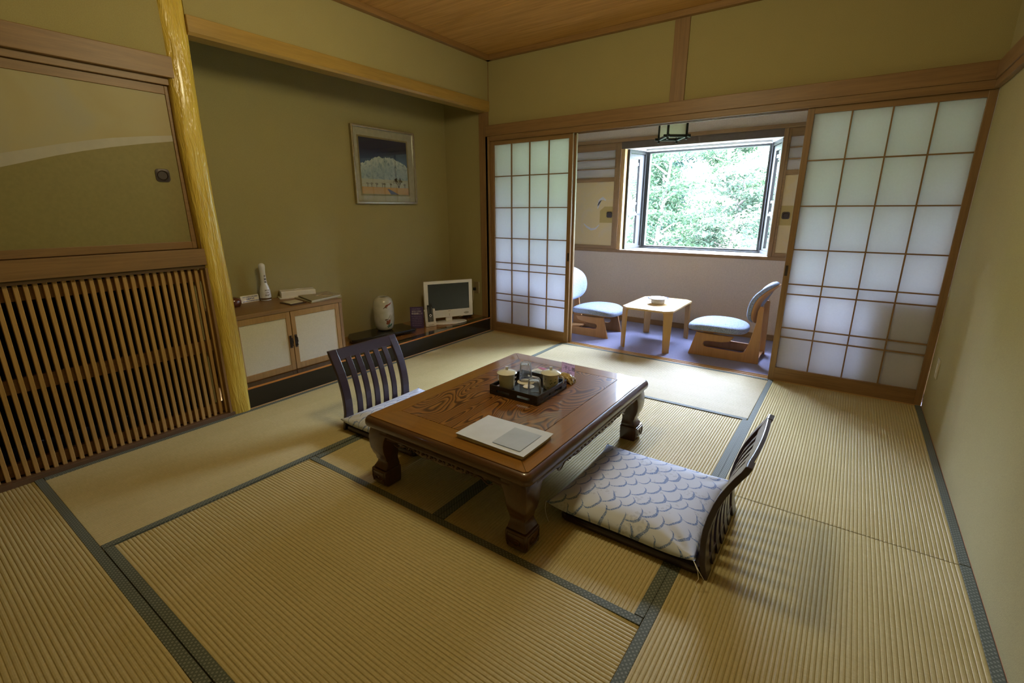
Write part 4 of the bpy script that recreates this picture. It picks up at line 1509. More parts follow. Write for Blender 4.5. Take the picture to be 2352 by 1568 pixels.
# leaflet behind the tray
lf = root('tea_leaflet', 'folded leaflet with dark green leaf picture lying behind the tray', 'leaflet', (1.665, -1.70, TZ))
def flat(poly, z, th_=0.0012):
    return MB().prism(poly, 'z', z, z + th_)
obj('sheet', flat([(1.645, -1.835), (1.755, -1.80), (1.728, -1.665), (1.655, -1.648), (1.628, -1.745)], TZ), M_['notepaper'], lf)
gl = MB()
for k in range(6):
    x = 1.648 + 0.008 * k
    gl.prism([(x, -1.80 + 0.004 * k), (x + 0.004, -1.80 + 0.004 * k), (x + 0.018, -1.71), (x + 0.014, -1.71)], 'z', TZ + 0.0012, TZ + 0.0016)
obj('green_picture', gl, M_['greenpaint'], lf)
obj('red_fold', flat([(1.655, -1.650), (1.735, -1.655), (1.728, -1.700), (1.640, -1.668)], TZ + 0.0013), M_['rprint'], lf, label='dark red fold')

# pickled plum snack packet and table card
sn = []
for k in range(9):
    t = k / 8
    x = 1.828 + 0.118 * t
    y = -1.760 - 0.022 * t
    h = 0.021 * (max(0.0, 1 - (2 * t - 1) ** 4)) + 0.003
    wd = 0.034 * (0.85 + 0.15 * (1 - abs(2 * t - 1)))
    loop = []
    for i in range(16):
        a = 2 * PI * i / 16
        loop.append((x + 0.004 * math.sin(5 * a), y + wd * math.cos(a), TZ + h + h * math.sin(a) * (1 + 0.10 * math.sin(7 * a + k))))
    sn.append(loop)


def m_snack():
    t = NT('amber_foil')
    v = t.coord()
    vo = t.n('ShaderNodeTexVoronoi')
    t.l(v, vo.inputs['Vector'])
    vo.inputs['Scale'].default_value = 85
    col = t.ramp(vo.outputs['Distance'], [(0.15, (0.05, 0.028, 0.01)), (0.45, (0.32, 0.22, 0.08)), (0.8, (0.50, 0.42, 0.22))])
    return t.base(col, 0.2, 0.5, 0, 0.8)


obj('snack_packet', MB().loft(sn), m_snack(), label='shiny brown wrapped sweet beside the tray in front of the price card', cat='snack', smooth=True)

card = root('table_card', 'small pink and white upright card with black Japanese writing on the low table', 'sign', (1.868, -1.700, TZ))
cz0, cz1 = TZ + 0.0035, TZ + 0.082
obj('card', MB().prism([(1.824, -1.6985), (1.914, -1.7115), (1.9142, -1.7125), (1.8242, -1.6995)], 'z', cz0, cz1), M_['pinkcard'], card)
obj('foot', MB().prism([(1.826, -1.690), (1.916, -1.703), (1.914, -1.725), (1.824, -1.712)], 'z', TZ, TZ + 0.004), M_['white'], card)


def text(body, size, loc, rot, mat, parent, name='lettering', ext=0.0003):
    cu = bpy.data.curves.new(name, 'FONT')
    cu.body = body
    cu.size = size
    cu.extrude = ext
    cu.align_x = 'LEFT'
    cu.materials.append(mat)
    tmp = bpy.data.objects.new(name, cu)
    COL.objects.link(tmp)
    dg = bpy.context.evaluated_depsgraph_get()
    me = bpy.data.meshes.new_from_object(tmp.evaluated_get(dg))
    bpy.data.objects.remove(tmp)
    o = bpy.data.objects.new(name, me)
    COL.objects.link(o)
    o.parent = parent
    off = ROOTOFF[parent.name]
    o.location = (loc[0] - off.x, loc[1] - off.y, loc[2] - off.z)
    o.rotation_euler = rot
    return o


ca = math.atan2(-0.013, 0.09)
text('干し飯', 0.026, (1.842, -1.7032, cz0 + 0.040), (PI / 2, 0, ca), M_['lettering'], card)


def barline(parent, p, d, up, rows, mat, name='small_print'):
    """rows: (u0, z, length, height, nchars) - unreadably small print as rows of little marks"""
    mb = MB()
    d = Vector(d).normalized()
    up = Vector(up).normalized()
    nn = d.cross(up).normalized()
    rr_ = random.Random(11)
    for u0, z, ln, h, nc in rows:
        for k in range(nc):
            cw = ln / nc
            for part in range(2):
                ua = u0 + cw * k + cw * (0.08 + 0.4 * part)
                ub = ua + cw * rr_.uniform(0.18, 0.38)
                za = z + h * rr_.uniform(0, 0.4)
                zb = z + h * rr_.uniform(0.65, 1.0)
                q = [Vector(p) + d * a + up * b + nn * 0.0003 for a, b in ((ua, za), (ub, za), (ub, zb), (ua, zb))]
                mb.add([tuple(v) for v in q], [(0, 1, 2, 3)])
    obj(name, mb, mat, parent)


cd = (0.09, -0.013, 0)
cp = (1.824, -1.6998, cz0)
barline(card, cp, cd, (0, 0, 1), [(0.006, 0.071, 0.078, 0.005, 18)], M_['gprint'])
barline(card, cp, cd, (0, 0, 1), [(0.008, 0.042, 0.012, 0.004, 3), (0.036, 0.032, 0.022, 0.004, 6), (0.022, 0.023, 0.052, 0.005, 11), (0.022, 0.010, 0.018, 0.007, 3)], M_['lettering'])

# clear binder
bk = root('clear_binder', 'clear plastic binder of papers lying on the near corner of the low table', 'binder', (2.01, -2.51, TZ))
bx0, bx1, by0, by1 = 1.842, 2.176, -2.617, -2.400
obj('pages', MB().box(bx0 + 0.003, by0 + 0.003, TZ, bx1 - 0.003, by1 - 0.003, TZ + 0.013), M_['pages'], bk, bevel=0.001)
NB = 20
vs, fs = [], []
for layer, (zb_, ex) in enumerate(((TZ + 0.0135, 0.0), (TZ + 0.0185, 0.006))):
    pass
def sheet(ex, zb_, amp, ph_, th_=0.0012):
    vs = []
    for s_ in (0, 1):
        for j in range(NB + 1):
            for i_ in range(NB + 1):
                u, v = i_ / NB, j / NB
                x = bx0 - ex * 0.2 + (bx1 - bx0 + ex) * u
                y = by0 - ex * 0.3 + (by1 - by0 + ex) * v
                z = zb_ + amp * (math.sin(u * 5 + ph_) * math.sin(v * 3 + ph_) * 0.5 + 0.5) + 0.004 * max(0, (v - 0.8) / 0.2) * u ** 2 - s_ * th_
                vs.append((x, y, z))
    n_ = (NB + 1) ** 2
    fs = []
    for j in range(NB):
        for i_ in range(NB):
            a = j * (NB + 1) + i_
            fs.append((a, a + 1, a + NB + 2, a + NB + 1))
            fs.append((a + n_, a + n_ + NB + 1, a + n_ + NB + 2, a + n_ + 1))
    edge = [i_ for i_ in range(NB + 1)] + [(k + 1) * (NB + 1) + NB for k in range(NB)] + [NB * (NB + 1) + NB - 1 - i_ for i_ in range(NB)] + [(NB - 1 - k) * (NB + 1) for k in range(NB - 1)]
    for a, b in zip(edge, edge[1:] + edge[:1]):
        fs.append((a, b, b + n_, a + n_))
    return MB().add(vs, fs)
obj('sleeve', sheet(0.0, TZ + 0.0145, 0.001, 0.5), M_['vinylg'], bk, smooth=True)
obj('sleeve', sheet(0.006, TZ + 0.017, 0.0025, 1.1), M_['vinyl'], bk, label='glossy clear cover sleeve', smooth=True)
obj('inner_sheet', MB().add([(bx0 + 0.172, by0 + 0.022, TZ + 0.0203), (bx1 - 0.028, by0 + 0.022, TZ + 0.0203), (bx1 - 0.028, by1 - 0.035, TZ + 0.0203), (bx0 + 0.172, by1 - 0.035, TZ + 0.0203)], [(0, 1, 2, 3)]), M_['vinylg'], bk, label='greyish sheet showing through')

# ================================================================= ALCOVE
AZ = 0.1455
# cabinet
cab = root('alcove_cabinet', 'low wooden cabinet with two pale paper-panelled doors in the alcove', 'cabinet', (-0.31, -2.16, AZ))
c0y, c1y, cx0, cx1, cz = -2.575, -1.762, -0.545, -0.100, 0.605
obj('body', MB().box(cx0, c0y, AZ, cx1 - 0.020, c0y + 0.02, cz - 0.028).box(cx0, c1y - 0.025, AZ, cx1 - 0.0, c1y, cz - 0.028).box(cx0, c0y, AZ, cx0 + 0.012, c1y, cz - 0.028)
    .box(cx0, c0y, AZ, cx1 - 0.022, c1y - 0.02, AZ + 0.03).box(cx0, c0y, cz - 0.04, cx1 - 0.022, c1y - 0.02, cz - 0.028), M_['woodz'], cab, bevel=0.0015)
obj('top', MB().box(cx0 - 0.003, c0y - 0.003, cz - 0.028, cx1 + 0.006, c1y + 0.005, cz), M_['woody'], cab, bevel=0.003)
for d0, d1, hs in ((c0y + 0.004, -2.1885, 1), (-2.1835, c1y - 0.028, -1)):
    zb0, zt0 = AZ + 0.003, 0.575
    D = obj('door', MB().box(cx1 - 0.02, d0, zb0, cx1, d0 + 0.032, zt0).box(cx1 - 0.02, d1 - 0.032, zb0, cx1, d1, zt0)
            .box(cx1 - 0.02, d0 + 0.032, zb0, cx1, d1 - 0.032, zb0 + 0.042).box(cx1 - 0.02, d0 + 0.032, zt0 - 0.042, cx1, d1 - 0.032, zt0), M_['mwoodz'], cab, bevel=0.0015)
    obj('door_paper', MB().box(cx1 - 0.012, d0 + 0.03, zb0 + 0.04, cx1 - 0.006, d1 - 0.03, zt0 - 0.04), M_['cardboard'], D)
    hy_ = d1 - 0.016 if hs == 1 else d0 + 0.018
    h = MB().box(cx1, hy_ - 0.009, 0.312, cx1 + 0.003, hy_ + 0.009, 0.403)
    h.tube([(cx1 + 0.001, hy_, 0.390), (cx1 + 0.020, hy_, 0.384), (cx1 + 0.022, hy_, 0.358), (cx1 + 0.020, hy_, 0.332), (cx1 + 0.001, hy_, 0.326)], 0.005, 8)
    obj('handle', h, M_['iron'], D, smooth=True)

# things on the cabinet
CZt = cz
bo = root('slim_ceramic_bottle', 'slim white long-necked bottle with dark vertical lettering on the cabinet', 'bottle', (-0.50, -2.135, CZt))
pf = [(0.030, 0.0), (0.037, 0.003), (0.039, 0.03), (0.037, 0.075), (0.030, 0.105), (0.023, 0.125), (0.0205, 0.16), (0.0200, 0.20), (0.0215, 0.235), (0.0235, 0.252), (0.022, 0.268), (0.012, 0.278), (0.002, 0.280)]
obj('body', MB().lathe(pf, (-0.50, -2.135, CZt), 32), M_['ceramicw'], bo, smooth=True)
for k, ch_ in enumerate('手前味'):
    text(ch_, 0.017, (-0.4775, -2.143 + 0.001, CZt + 0.178 - k * 0.022), (PI / 2, 0, PI / 2), M_['lettering'], bo, ext=0.001)
obj('label_band', MB().lathe([(0.0386, 0.010), (0.0392, 0.012), (0.0392, 0.020), (0.0386, 0.022)], (-0.50, -2.135, CZt), 32, False, False), M_['brownpaint'], bo)
barline(bo, (-0.4608, -2.155, CZt + 0.035), (0, 1, 0), (0, 0, 1), [(0.0, 0.0, 0.034, 0.016, 3), (0.004, 0.022, 0.026, 0.012, 3), (0.0, 0.040, 0.034, 0.012, 4)], M_['brownpaint'])

ns = root('name_plate', 'small white notice plate with blue-grey print at the alcove cabinet back', 'sign', (-0.54, -2.23, CZt))
obj('plate', MB().add([(-0.520, -2.305, CZt), (-0.530, -2.168, CZt), (-0.545, -2.168, CZt + 0.050), (-0.535, -2.305, CZt + 0.050), (-0.530, -2.305, CZt), (-0.540, -2.168, CZt), (-0.551, -2.168, CZt + 0.048), (-0.541, -2.305, CZt + 0.048)],
    [(0, 1, 2, 3), (4, 7, 6, 5), (0, 4, 5, 1), (1, 5, 6, 2), (2, 6, 7, 3), (3, 7, 4, 0)]), M_['sill'], ns)
barline(ns, (-0.5185, -2.300, CZt), (-0.010, 0.137, 0), (-0.3, 0, 1), [(0.01, 0.036, 0.115, 0.008, 16), (0.035, 0.018, 0.06, 0.014, 5), (0.006, 0.005, 0.125, 0.008, 15)], M_['bluebrush'])

obj('wooden_pot', MB().lathe([(0.030, 0.0), (0.046, 0.004), (0.054, 0.020), (0.055, 0.038), (0.050, 0.054), (0.036, 0.064), (0.012, 0.068), (0.002, 0.068)], (-0.445, -2.40, CZt), 36),
    m_plain('red_brown_lacquer', (0.10, 0.028, 0.014), 0.2, 0.5, 0, 0.6), label='round red-brown lidded pot on the cabinet beside the log post', cat='pot', smooth=True)

tb = root('tissue_box', 'long white tissue box on a thin white tray on the cabinet', 'box', (-0.46, -1.90, CZt), local=True, rz=math.atan2(0.22, 0.09) - PI / 2)
obj('tray', MB().prism(rrect(-0.068, -0.142, 0.068, 0.142, 0.01, 3), 'z', 0.0, 0.006), M_['sill'], tb)
obj('box', MB().box(-0.058, -0.125, 0.006, 0.058, 0.125, 0.054), M_['white'], tb, bevel=0.003)
obj('tissue', MB().lathe([(0.02, 0.0), (0.026, 0.004), (0.012, 0.008), (0.002, 0.010)], (0, 0.0, 0.053), 14, sx=0.7, sy=1.6), M_['sill'], tb, smooth=True)

fo = root('guest_folder', 'open khaki guest folder with a pair of glasses on the cabinet', 'folder', (-0.30, -1.85, CZt))
q1 = [(-0.115, -2.000), (-0.175, -1.715), (-0.372, -1.690), (-0.372, -1.930)]
obj('cover', MB().prism([(-0.105, -2.010), (-0.170, -1.705), (-0.405, -1.680), (-0.402, -1.965)], 'z', CZt, CZt + 0.006), M_['khaki'], fo, bevel=0.001)
obj('pages', MB().prism(q1, 'z', CZt + 0.006, CZt + 0.015), M_['pages'], fo)
obj('cover', MB().prism([(-0.112, -2.003), (-0.172, -1.710), (-0.402, -1.685), (-0.398, -1.935)], 'z', CZt + 0.015, CZt + 0.018), M_['khaki'], fo, bevel=0.001)
gs = root('eyeglasses', 'thin wire eyeglasses lying on the khaki folder', 'glasses', (-0.27, -1.84, CZt + 0.018))
gm = M_['silver']
for cxg, cyg in ((-0.255, -1.865), (-0.282, -1.815)):
    obj('rim', MB().tube([(cxg + 0.014 * math.cos(a * PI / 8), cyg + 0.022 * math.sin(a * PI / 8), CZt + 0.0205) for a in range(17)], 0.0013, 6), gm, gs)
obj('temple', MB().tube([(-0.245, -1.885, CZt + 0.0205), (-0.19, -1.80, CZt + 0.0205), (-0.182, -1.775, CZt + 0.0205)], 0.0013, 6), gm, gs)
obj('temple', MB().tube([(-0.292, -1.795, CZt + 0.0205), (-0.245, -1.775, CZt + 0.0205), (-0.215, -1.748, CZt + 0.0205)], 0.0013, 6), gm, gs)
cp_ = root('memo_pad', 'cream memo pad in a dark holder at the front of the cabinet top', 'notepad', (-0.23, -2.08, CZt))
obj('holder', MB().prism([(-0.300, -2.142), (-0.136, -2.143), (-0.150, -2.020), (-0.306, -2.010)], 'z', CZt, CZt + 0.005), m_plain('maroon_leather', (0.045, 0.018, 0.015), 0.5), cp_, bevel=0.001)
obj('paper', MB().prism([(-0.290, -2.128), (-0.178, -2.130), (-0.182, -2.030), (-0.296, -2.022)], 'z', CZt + 0.005, CZt + 0.009), M_['notepaper'], cp_)

# black display board with vase
brd = root('display_board', 'black lacquered irregular display board on the alcove floor under the vase', 'board', (-0.34, -1.18, AZ))
bz0, bz1 = AZ + 0.018, 0.190
poly = [(-0.505, -1.440), (-0.440, -1.500), (-0.300, -1.560), (-0.275, -1.530), (-0.215, -1.250), (-0.158, -0.965), (-0.172, -0.935), (-0.280, -0.905), (-0.430, -0.880), (-0.445, -0.900), (-0.480, -1.150)]
obj('slab', MB().prism(poly, 'z', bz0, bz1), M_['lacq'], brd, bevel=0.006, seg=3)
for fx_, fy_ in ((-0.42, -1.40), (-0.30, -1.46), (-0.22, -1.02), (-0.38, -0.95)):
    obj('foot', MB().lathe([(0.020, 0.0), (0.028, 0.006), (0.030, 0.018)], (fx_, fy_, AZ), 16), M_['lacq'], brd, smooth=True)
va = root('flower_vase', 'tall white porcelain vase painted with a bird and flowers on the black board', 'vase', (-0.365, -1.145, bz1))
vp = [(0.050, 0.0), (0.062, 0.004), (0.076, 0.020), (0.086, 0.050), (0.092, 0.10), (0.094, 0.16), (0.093, 0.22), (0.088, 0.265), (0.076, 0.293), (0.055, 0.307), (0.046, 0.311), (0.043, 0.309), (0.042, 0.295), (0.07, 0.27), (0.085, 0.2), (0.07, 0.02)]
vc_ = (-0.365, -1.145, bz1)
obj('body', MB().lathe(vp, vc_, 48, True, False), M_['vase'], va, smooth=True)
obj('opening', MB().lathe([(0.0, 0.300), (0.0425, 0.301)], vc_, 32, False, False), M_['dark'], va, label='dark disc standing in for the shade inside the vase mouth')  # near-black disc closes the mouth, its colour painting the shade inside


def vr(z):
    for (ra, za), (rb_, zb_) in zip(vp[:11], vp[1:12]):
        if za <= z <= zb_:
            return ra + (rb_ - ra) * (z - za) / (zb_ - za)
    return 0.09


def vpt(s, z, e=0.0006):
    """s: metres to the right along the surface as seen from the room (camera side azimuth)"""
    a = -0.60 + s / 0.092
    return (vc_[0] + (vr(z) + e) * math.cos(a), vc_[1] + (vr(z) + e) * math.sin(a), vc_[2] + z)


def vblob(pts):
    mb_ = MB()
    n_ = len(pts)
    c_ = (sum(p[0] for p in pts) / n_, sum(p[1] for p in pts) / n_)
    vs_ = [vpt(*p) for p in pts] + [vpt(*c_)]
    mb_.add(vs_, [(i_, (i_ + 1) % n_, n_) for i_ in range(n_)])
    return mb_


def join(*mbs):
    o_ = MB()
    for m_ in mbs:
        o_.add(m_.v, m_.f)
    return o_


def leafp(x, z, ln, wd, an):
    ln, wd = ln * 1.35, wd * 1.35
    out_ = []
    for k in range(8):
        a = 2 * PI * k / 8
        u, v = ln * math.cos(a), wd * math.sin(a)
        out_.append((x + u * math.cos(an) - v * math.sin(an), z + u * math.sin(an) + v * math.cos(an)))
    return vblob(out_)


obj('painting', join(*[leafp(0.035 + 0.006 * k, 0.245 + 0.002 * k, 0.014, 0.0035, 0.15 * k) for k in range(5)], leafp(0.022, 0.238, 0.014, 0.007, 0.5)), M_['rustpaint'], va, label='rust red bird')
obj('painting', join(leafp(0.006, 0.226, 0.016, 0.003, 0.6), leafp(0.016, 0.222, 0.008, 0.003, -0.2), leafp(0.012, 0.112, 0.012, 0.004, 0.1), leafp(0.036, 0.125, 0.03, 0.0014, 1.1), leafp(0.052, 0.110, 0.03, 0.0014, 1.35), leafp(0.014, 0.095, 0.018, 0.002, -0.9)), M_['brownpaint'], va, label='brown branches and stems')
obj('painting', join(leafp(0.028, 0.080, 0.016, 0.012, 0.3), leafp(0.040, 0.098, 0.008, 0.010, 0.2), leafp(0.020, 0.096, 0.007, 0.007, 0.6)), M_['rustpaint'], va, label='rust red flower')
obj('painting', join(leafp(0.040, 0.048, 0.020, 0.007, 0.1), leafp(0.056, 0.056, 0.014, 0.007, 0.6), leafp(0.034, 0.060, 0.012, 0.004, 1.0), leafp(0.030, 0.036, 0.028, 0.002, 0.0)), M_['greenpaint'], va, label='blue-green leaves at the foot')


def frame_local(origin, dirv, lean=0.0):
    """returns function mapping (u along width, d outward normal, z up) to world; normal points to the room"""
    d = Vector((dirv[0], dirv[1], 0)).normalized()
    nrm = Vector((d.y, -d.x, 0))
    o_ = Vector(origin)
    def f(u, dd, z):
        p = o_ + d * u + nrm * (dd - lean * z) + Vector((0, 0, z))
        return tuple(p)
    return f


def fbox(mb, f, u0, u1, d0, d1, z0_, z1_):
    mb.add([f(u0, d0, z0_), f(u1, d0, z0_), f(u1, d1, z0_), f(u0, d1, z0_), f(u0, d0, z1_), f(u1, d0, z1_), f(u1, d1, z1_), f(u0, d1, z1_)],
           [(0, 3, 2, 1), (4, 5, 6, 7), (0, 1, 5, 4), (1, 2, 6, 5), (2, 3, 7, 6), (3, 0, 4, 7)])
    return mb


# purple leaflet stand
ps = root('purple_card_stand', 'purple information card with white Japanese writing standing left of the remote', 'sign', (-0.29, -0.81, AZ))
fp = frame_local((-0.332, -0.858, AZ + 0.001), (0.094, 0.087), 0.10)
ang = math.atan2(0.087, 0.094)
obj('card', fbox(MB(), fp, 0.0, 0.128, -0.002, 0.0, 0.0, 0.208), M_['purple'], ps)
mbp = MB()
obj('rear_foot', fbox(MB(), fp, 0.03, 0.10, -0.05, -0.002, 0.0, 0.004), M_['purple'], ps)
rr_ = random.Random(21)
tp = fp(0.014, 0.0006, 0.135)
tx = text('映画館に!?', 0.0225, tp, (PI / 2 - 0.10, 0, ang), M_['wprint'], ps, ext=0.0002)
tp = fp(0.016, 0.0006, 0.160)
text('客室が今夜は', 0.0155, tp, (PI / 2 - 0.10, 0, ang), M_['wprint'], ps, ext=0.0002)
rows = [(0.018, 0.182, 0.088, 0.011, 11)]
for k in range(6):
    rows.append((0.014 + 0.004 * (k % 2), 0.112 - k * 0.018, 0.095, 0.008, 13))
mbx = MB()
for u0, z, ln, h, nc in rows:
    for k in range(nc):
        cw = ln / nc
        ua = u0 + cw * k
        ub = ua + cw * rr_.uniform(0.5, 0.8)
        za, zb_ = z + h * rr_.uniform(0, .3), z + h * rr_.uniform(.6, 1)
        mbx.add([fp(ua, 0.0005, za), fp(ub, 0.0005, za), fp(ub, 0.0005, zb_), fp(ua, 0.0005, zb_)], [(0, 1, 2, 3)])
obj('small_print', mbx, m_plain('lilac_print', (0.26, 0.22, 0.34), 0.6), ps)

# remote control in a white holder
hd = root('remote_holder', 'white plastic remote control holder in front of the television', 'holder', (-0.24, -0.68, AZ))
fh = frame_local((-0.250, -0.730, AZ), (0.044, 0.099), 0.10)
mh = MB()
fbox(mh, fh, 0.0, 0.108, -0.030, -0.026, 0.0, 0.165)
fbox(mh, fh, 0.0, 0.006, -0.030, -0.004, 0.0, 0.15)
fbox(mh, fh, 0.086, 0.108, -0.030, -0.004, 0.0, 0.17)
fbox(mh, fh, 0.0, 0.108, -0.004, 0.002, 0.0, 0.045)
fbox(mh, fh, 0.0, 0.108, -0.030, 0.002, 0.0, 0.004)
obj('shell', mh, M_['white'], hd, bevel=0.001)
mbx = MB()
for k in range(8):
    mbx.add([fh(0.028 + k * 0.007, 0.0024, 0.012), fh(0.032 + k * 0.007, 0.0024, 0.012), fh(0.032 + k * 0.007, 0.0024, 0.017), fh(0.028 + k * 0.007, 0.0024, 0.017)], [(0, 1, 2, 3)])
obj('small_print', mbx, M_['lettering'], hd)
rm = root('remote_control', 'slim black remote control standing in the white holder', 'remote', (-0.23, -0.70, AZ + 0.006))
fr_ = frame_local((-0.2455, -0.724, AZ + 0.005), (0.044, 0.099), 0.10)
obj('body', fbox(MB(), fr_, 0.026, 0.072, -0.024, -0.008, 0.0, 0.205), M_['blackp'], rm, bevel=0.003)
bn = MB()
for rz_ in range(5):
    for k in range(3):
        fbox(bn, fr_, 0.034 + k * 0.012, 0.040 + k * 0.012, -0.008, -0.007, 0.045 + rz_ * 0.009, 0.049 + rz_ * 0.009)
for rz_ in range(5):
    for k in (0, 3):
        fbox(bn, fr_, 0.031 + k * 0.0105, 0.036 + k * 0.0105, -0.008, -0.007, 0.125 + rz_ * 0.013, 0.130 + rz_ * 0.013)
obj('buttons', bn, M_['grey'], rm)
rg = MB()
cu_, cz_ = 0.049, 0.102
N_ = 20
ro, ri = 0.013, 0.007
vs = [fr_(cu_ + ro * math.cos(2 * PI * k / N_), -0.0068, cz_ + ro * math.sin(2 * PI * k / N_)) for k in range(N_)] + [fr_(cu_ + ri * math.cos(2 * PI * k / N_), -0.0068, cz_ + ri * math.sin(2 * PI * k / N_)) for k in range(N_)]
rg.add(vs, [(k, (k + 1) % N_, (k + 1) % N_ + N_, k + N_) for k in range(N_)])
obj('ring_button', rg, M_['sill'], rm, label='white ring button')

# television
tv = root('flat_television', 'white-framed flat television on an oval stand in the alcove corner', 'television', (-0.19, -0.44, AZ))
ft = frame_local((-0.318, -0.671, 0.0), (0.251, 0.439))
TW, Z0, Z1 = 0.506, 0.205, 0.577
su0, su1, sz0, sz1 = 0.040, 0.470, 0.281, 0.549
bz = MB()
fbox(bz, ft, 0, su0, -0.03, 0.0, Z0, Z1)
fbox(bz, ft, su1, TW, -0.03, 0.0, Z0, Z1)
fbox(bz, ft, su0, su1, -0.03, 0.0, Z0, sz0)
fbox(bz, ft, su0, su1, -0.03, 0.0, sz1, Z1)
obj('bezel', bz, M_['white'], tv)
obj('screen', fbox(MB(), ft, su0 - 0.002, su1 + 0.002, -0.012, -0.004, sz0 - 0.002, sz1 + 0.002), M_['screen'], tv, label='dark blank screen')
obj('rear_housing', fbox(MB(), ft, 0.05, TW - 0.05, -0.085, -0.03, Z0 + 0.03, Z1 - 0.05), M_['white'], tv, bevel=0.01)


def ellip(f, u, z, ru, rz_, d, n_=24):
    return MB().add([f(u + ru * math.cos(2 * PI * k / n_), d, z + rz_ * math.sin(2 * PI * k / n_)) for k in range(n_)], [tuple(range(n_))])


obj('speaker_grille', ellip(ft, TW - 0.070, 0.236, 0.028, 0.012, 0.0006), M_['grey'], tv)
obj('speaker_grille', ellip(ft, 0.080, 0.236, 0.028, 0.012, 0.0006), M_['grey'], tv)
lm = MB()
for k in range(4):
    fbox(lm, ft, TW / 2 - 0.010 + k * 0.006, TW / 2 - 0.0055 + k * 0.006, 0.0, 0.0005, 0.266, 0.270)
obj('logo', lm, M_['lettering'], tv)
obj('control_slot', fbox(MB(), ft, TW / 2 - 0.003, TW / 2 + 0.003, 0.0, 0.0006, 0.216, 0.242), M_['grey'], tv)
obj('neck', fbox(MB(), ft, TW / 2 - 0.034, TW / 2 + 0.034, -0.045, -0.015, AZ + 0.014, Z0 + 0.05), M_['white'], tv, bevel=0.006)
dv = Vector((0.251, 0.439, 0)).normalized()
nv = Vector((dv.y, -dv.x, 0))
ctr = Vector((-0.192, -0.452, AZ)) - nv * 0.006
lp = []
for s_, z in ((0.97, 0.0), (1.0, 0.003), (1.0, 0.008), (0.96, 0.012), (0.6, 0.015), (0.1, 0.016)):
    lp.append([tuple(ctr + dv * (0.185 * s_ * math.cos(2 * PI * k / 48)) + nv * (0.098 * s_ * math.sin(2 * PI * k / 48)) + Vector((0, 0, z))) for k in range(48)])
obj('stand_base', MB().loft(lp), M_['sill'], tv, smooth=True)
# outlet, plug and lead
ol = root('wall_outlet', 'tan wall socket plate on the alcove side wall behind the television', 'socket', (-0.197, -0.001, 0.45))
obj('plate', MB().box(-0.235, -0.006, 0.388, -0.161, 0.0, 0.512), M_['brownplate'], ol, bevel=0.002)
obj('plate_edge', MB().box(-0.163, -0.0075, 0.388, -0.159, 0.0, 0.512), M_['cream'], ol)
cb = root('television_lead', 'black plug with a pale cable running from the socket down behind the television', 'cable', (-0.21, -0.02, 0.44))
obj('plug', MB().box(-0.225, -0.034, 0.418, -0.199, -0.006, 0.450), M_['blackp'], cb, bevel=0.004)
obj('cord', MB().tube([(-0.212, -0.030, 0.420), (-0.212, -0.036, 0.38), (-0.214, -0.045, 0.32), (-0.225, -0.055, 0.26), (-0.245, -0.07, 0.21), (-0.27, -0.10, 0.165), (-0.28, -0.16, 0.150), (-0.26, -0.26, 0.150)], 0.0028, 8), M_['cream'], cb, smooth=True)
obj('coiled_lead', MB().tube([(-0.20 + 0.03 * math.cos(k * 0.7) - 0.001 * k, -0.20 + 0.05 * math.sin(k * 0.7) + 0.004 * k, AZ + 0.005 + 0.0006 * k) for k in range(30)], 0.004, 6), M_['blackp'], cb, label='dark loops of lead lying under the television', smooth=True)

# framed picture
pc = root('framed_picture', 'silver-framed mountain landscape print hanging on the alcove wall', 'picture', (-0.58, -0.83, 1.30))
P0, P1, Q0, Q1 = -1.192, -0.468, 1.318, 1.972
fw = 0.018
pm = MB()
for a, b, c, d in ((P0, P0 + fw, Q0, Q1), (P1 - fw, P1, Q0, Q1), (P0 + fw, P1 - fw, Q0, Q0 + fw), (P0 + fw, P1 - fw, Q1 - fw, Q1)):
    pm.box(-0.578, a, c, -0.548, b, d)
obj('frame', pm, M_['silver'], pc, bevel=0.003)
obj('frame_side', MB().box(-0.579, P0 - 0.0015, Q0 + 0.002, -0.551, P0 + 0.001, Q1 - 0.002), M_['frame_side'], pc)
obj('mat', MB().box(-0.577, P0 + 0.01, Q0 + 0.01, -0.566, P1 - 0.01, Q1 - 0.01), M_['mat'], pc)
ib = MB()
A0, A1, B0, B1 = -1.115, -0.567, 1.403, 1.877
for a, b, c, d in ((A0 - 0.014, A0, B0 - 0.014, B1 + 0.014), (A1, A1 + 0.014, B0 - 0.014, B1 + 0.014), (A0, A1, B0 - 0.014, B0), (A0, A1, B1, B1 + 0.014)):
    ib.box(-0.566, a, c, -0.5635, b, d)
obj('inner_bevel', ib, m_plain('gilt_slip', (0.34, 0.27, 0.14), 0.4, 0.5, 0.3), pc)
ao = obj('print', MB().add([(0, 0, 0), (0, A1 - A0, 0), (0, A1 - A0, B1 - B0), (0, 0, B1 - B0)], [(0, 1, 2, 3)]), M_['art'], None)
ao.parent = pc
ao.location = Vector((-0.5650, A0, B0)) - ROOTOFF[pc.name]
# little bare trees of the print
tr = MB()
rt = random.Random(3)


def art(u, v):
    return (-0.5646, A0 + u * (A1 - A0), B0 + v * (B1 - B0))


def twig(u, v, an, ln, wd, dep):
    u2, v2 = u + ln * math.cos(an) * 0.87, v + ln * math.sin(an)
    nx, nz_ = -math.sin(an) * wd, math.cos(an) * wd
    tr.add([art(u - nx, v - nz_), art(u + nx, v + nz_), art(u2 + nx * .6, v2 + nz_ * .6), art(u2 - nx * .6, v2 - nz_ * .6)], [(0, 1, 2, 3)])
    if dep:
        for k in range(3):
            twig(u2, v2, an + rt.uniform(-0.7, 0.7), ln * 0.72, wd * 0.62, dep - 1)


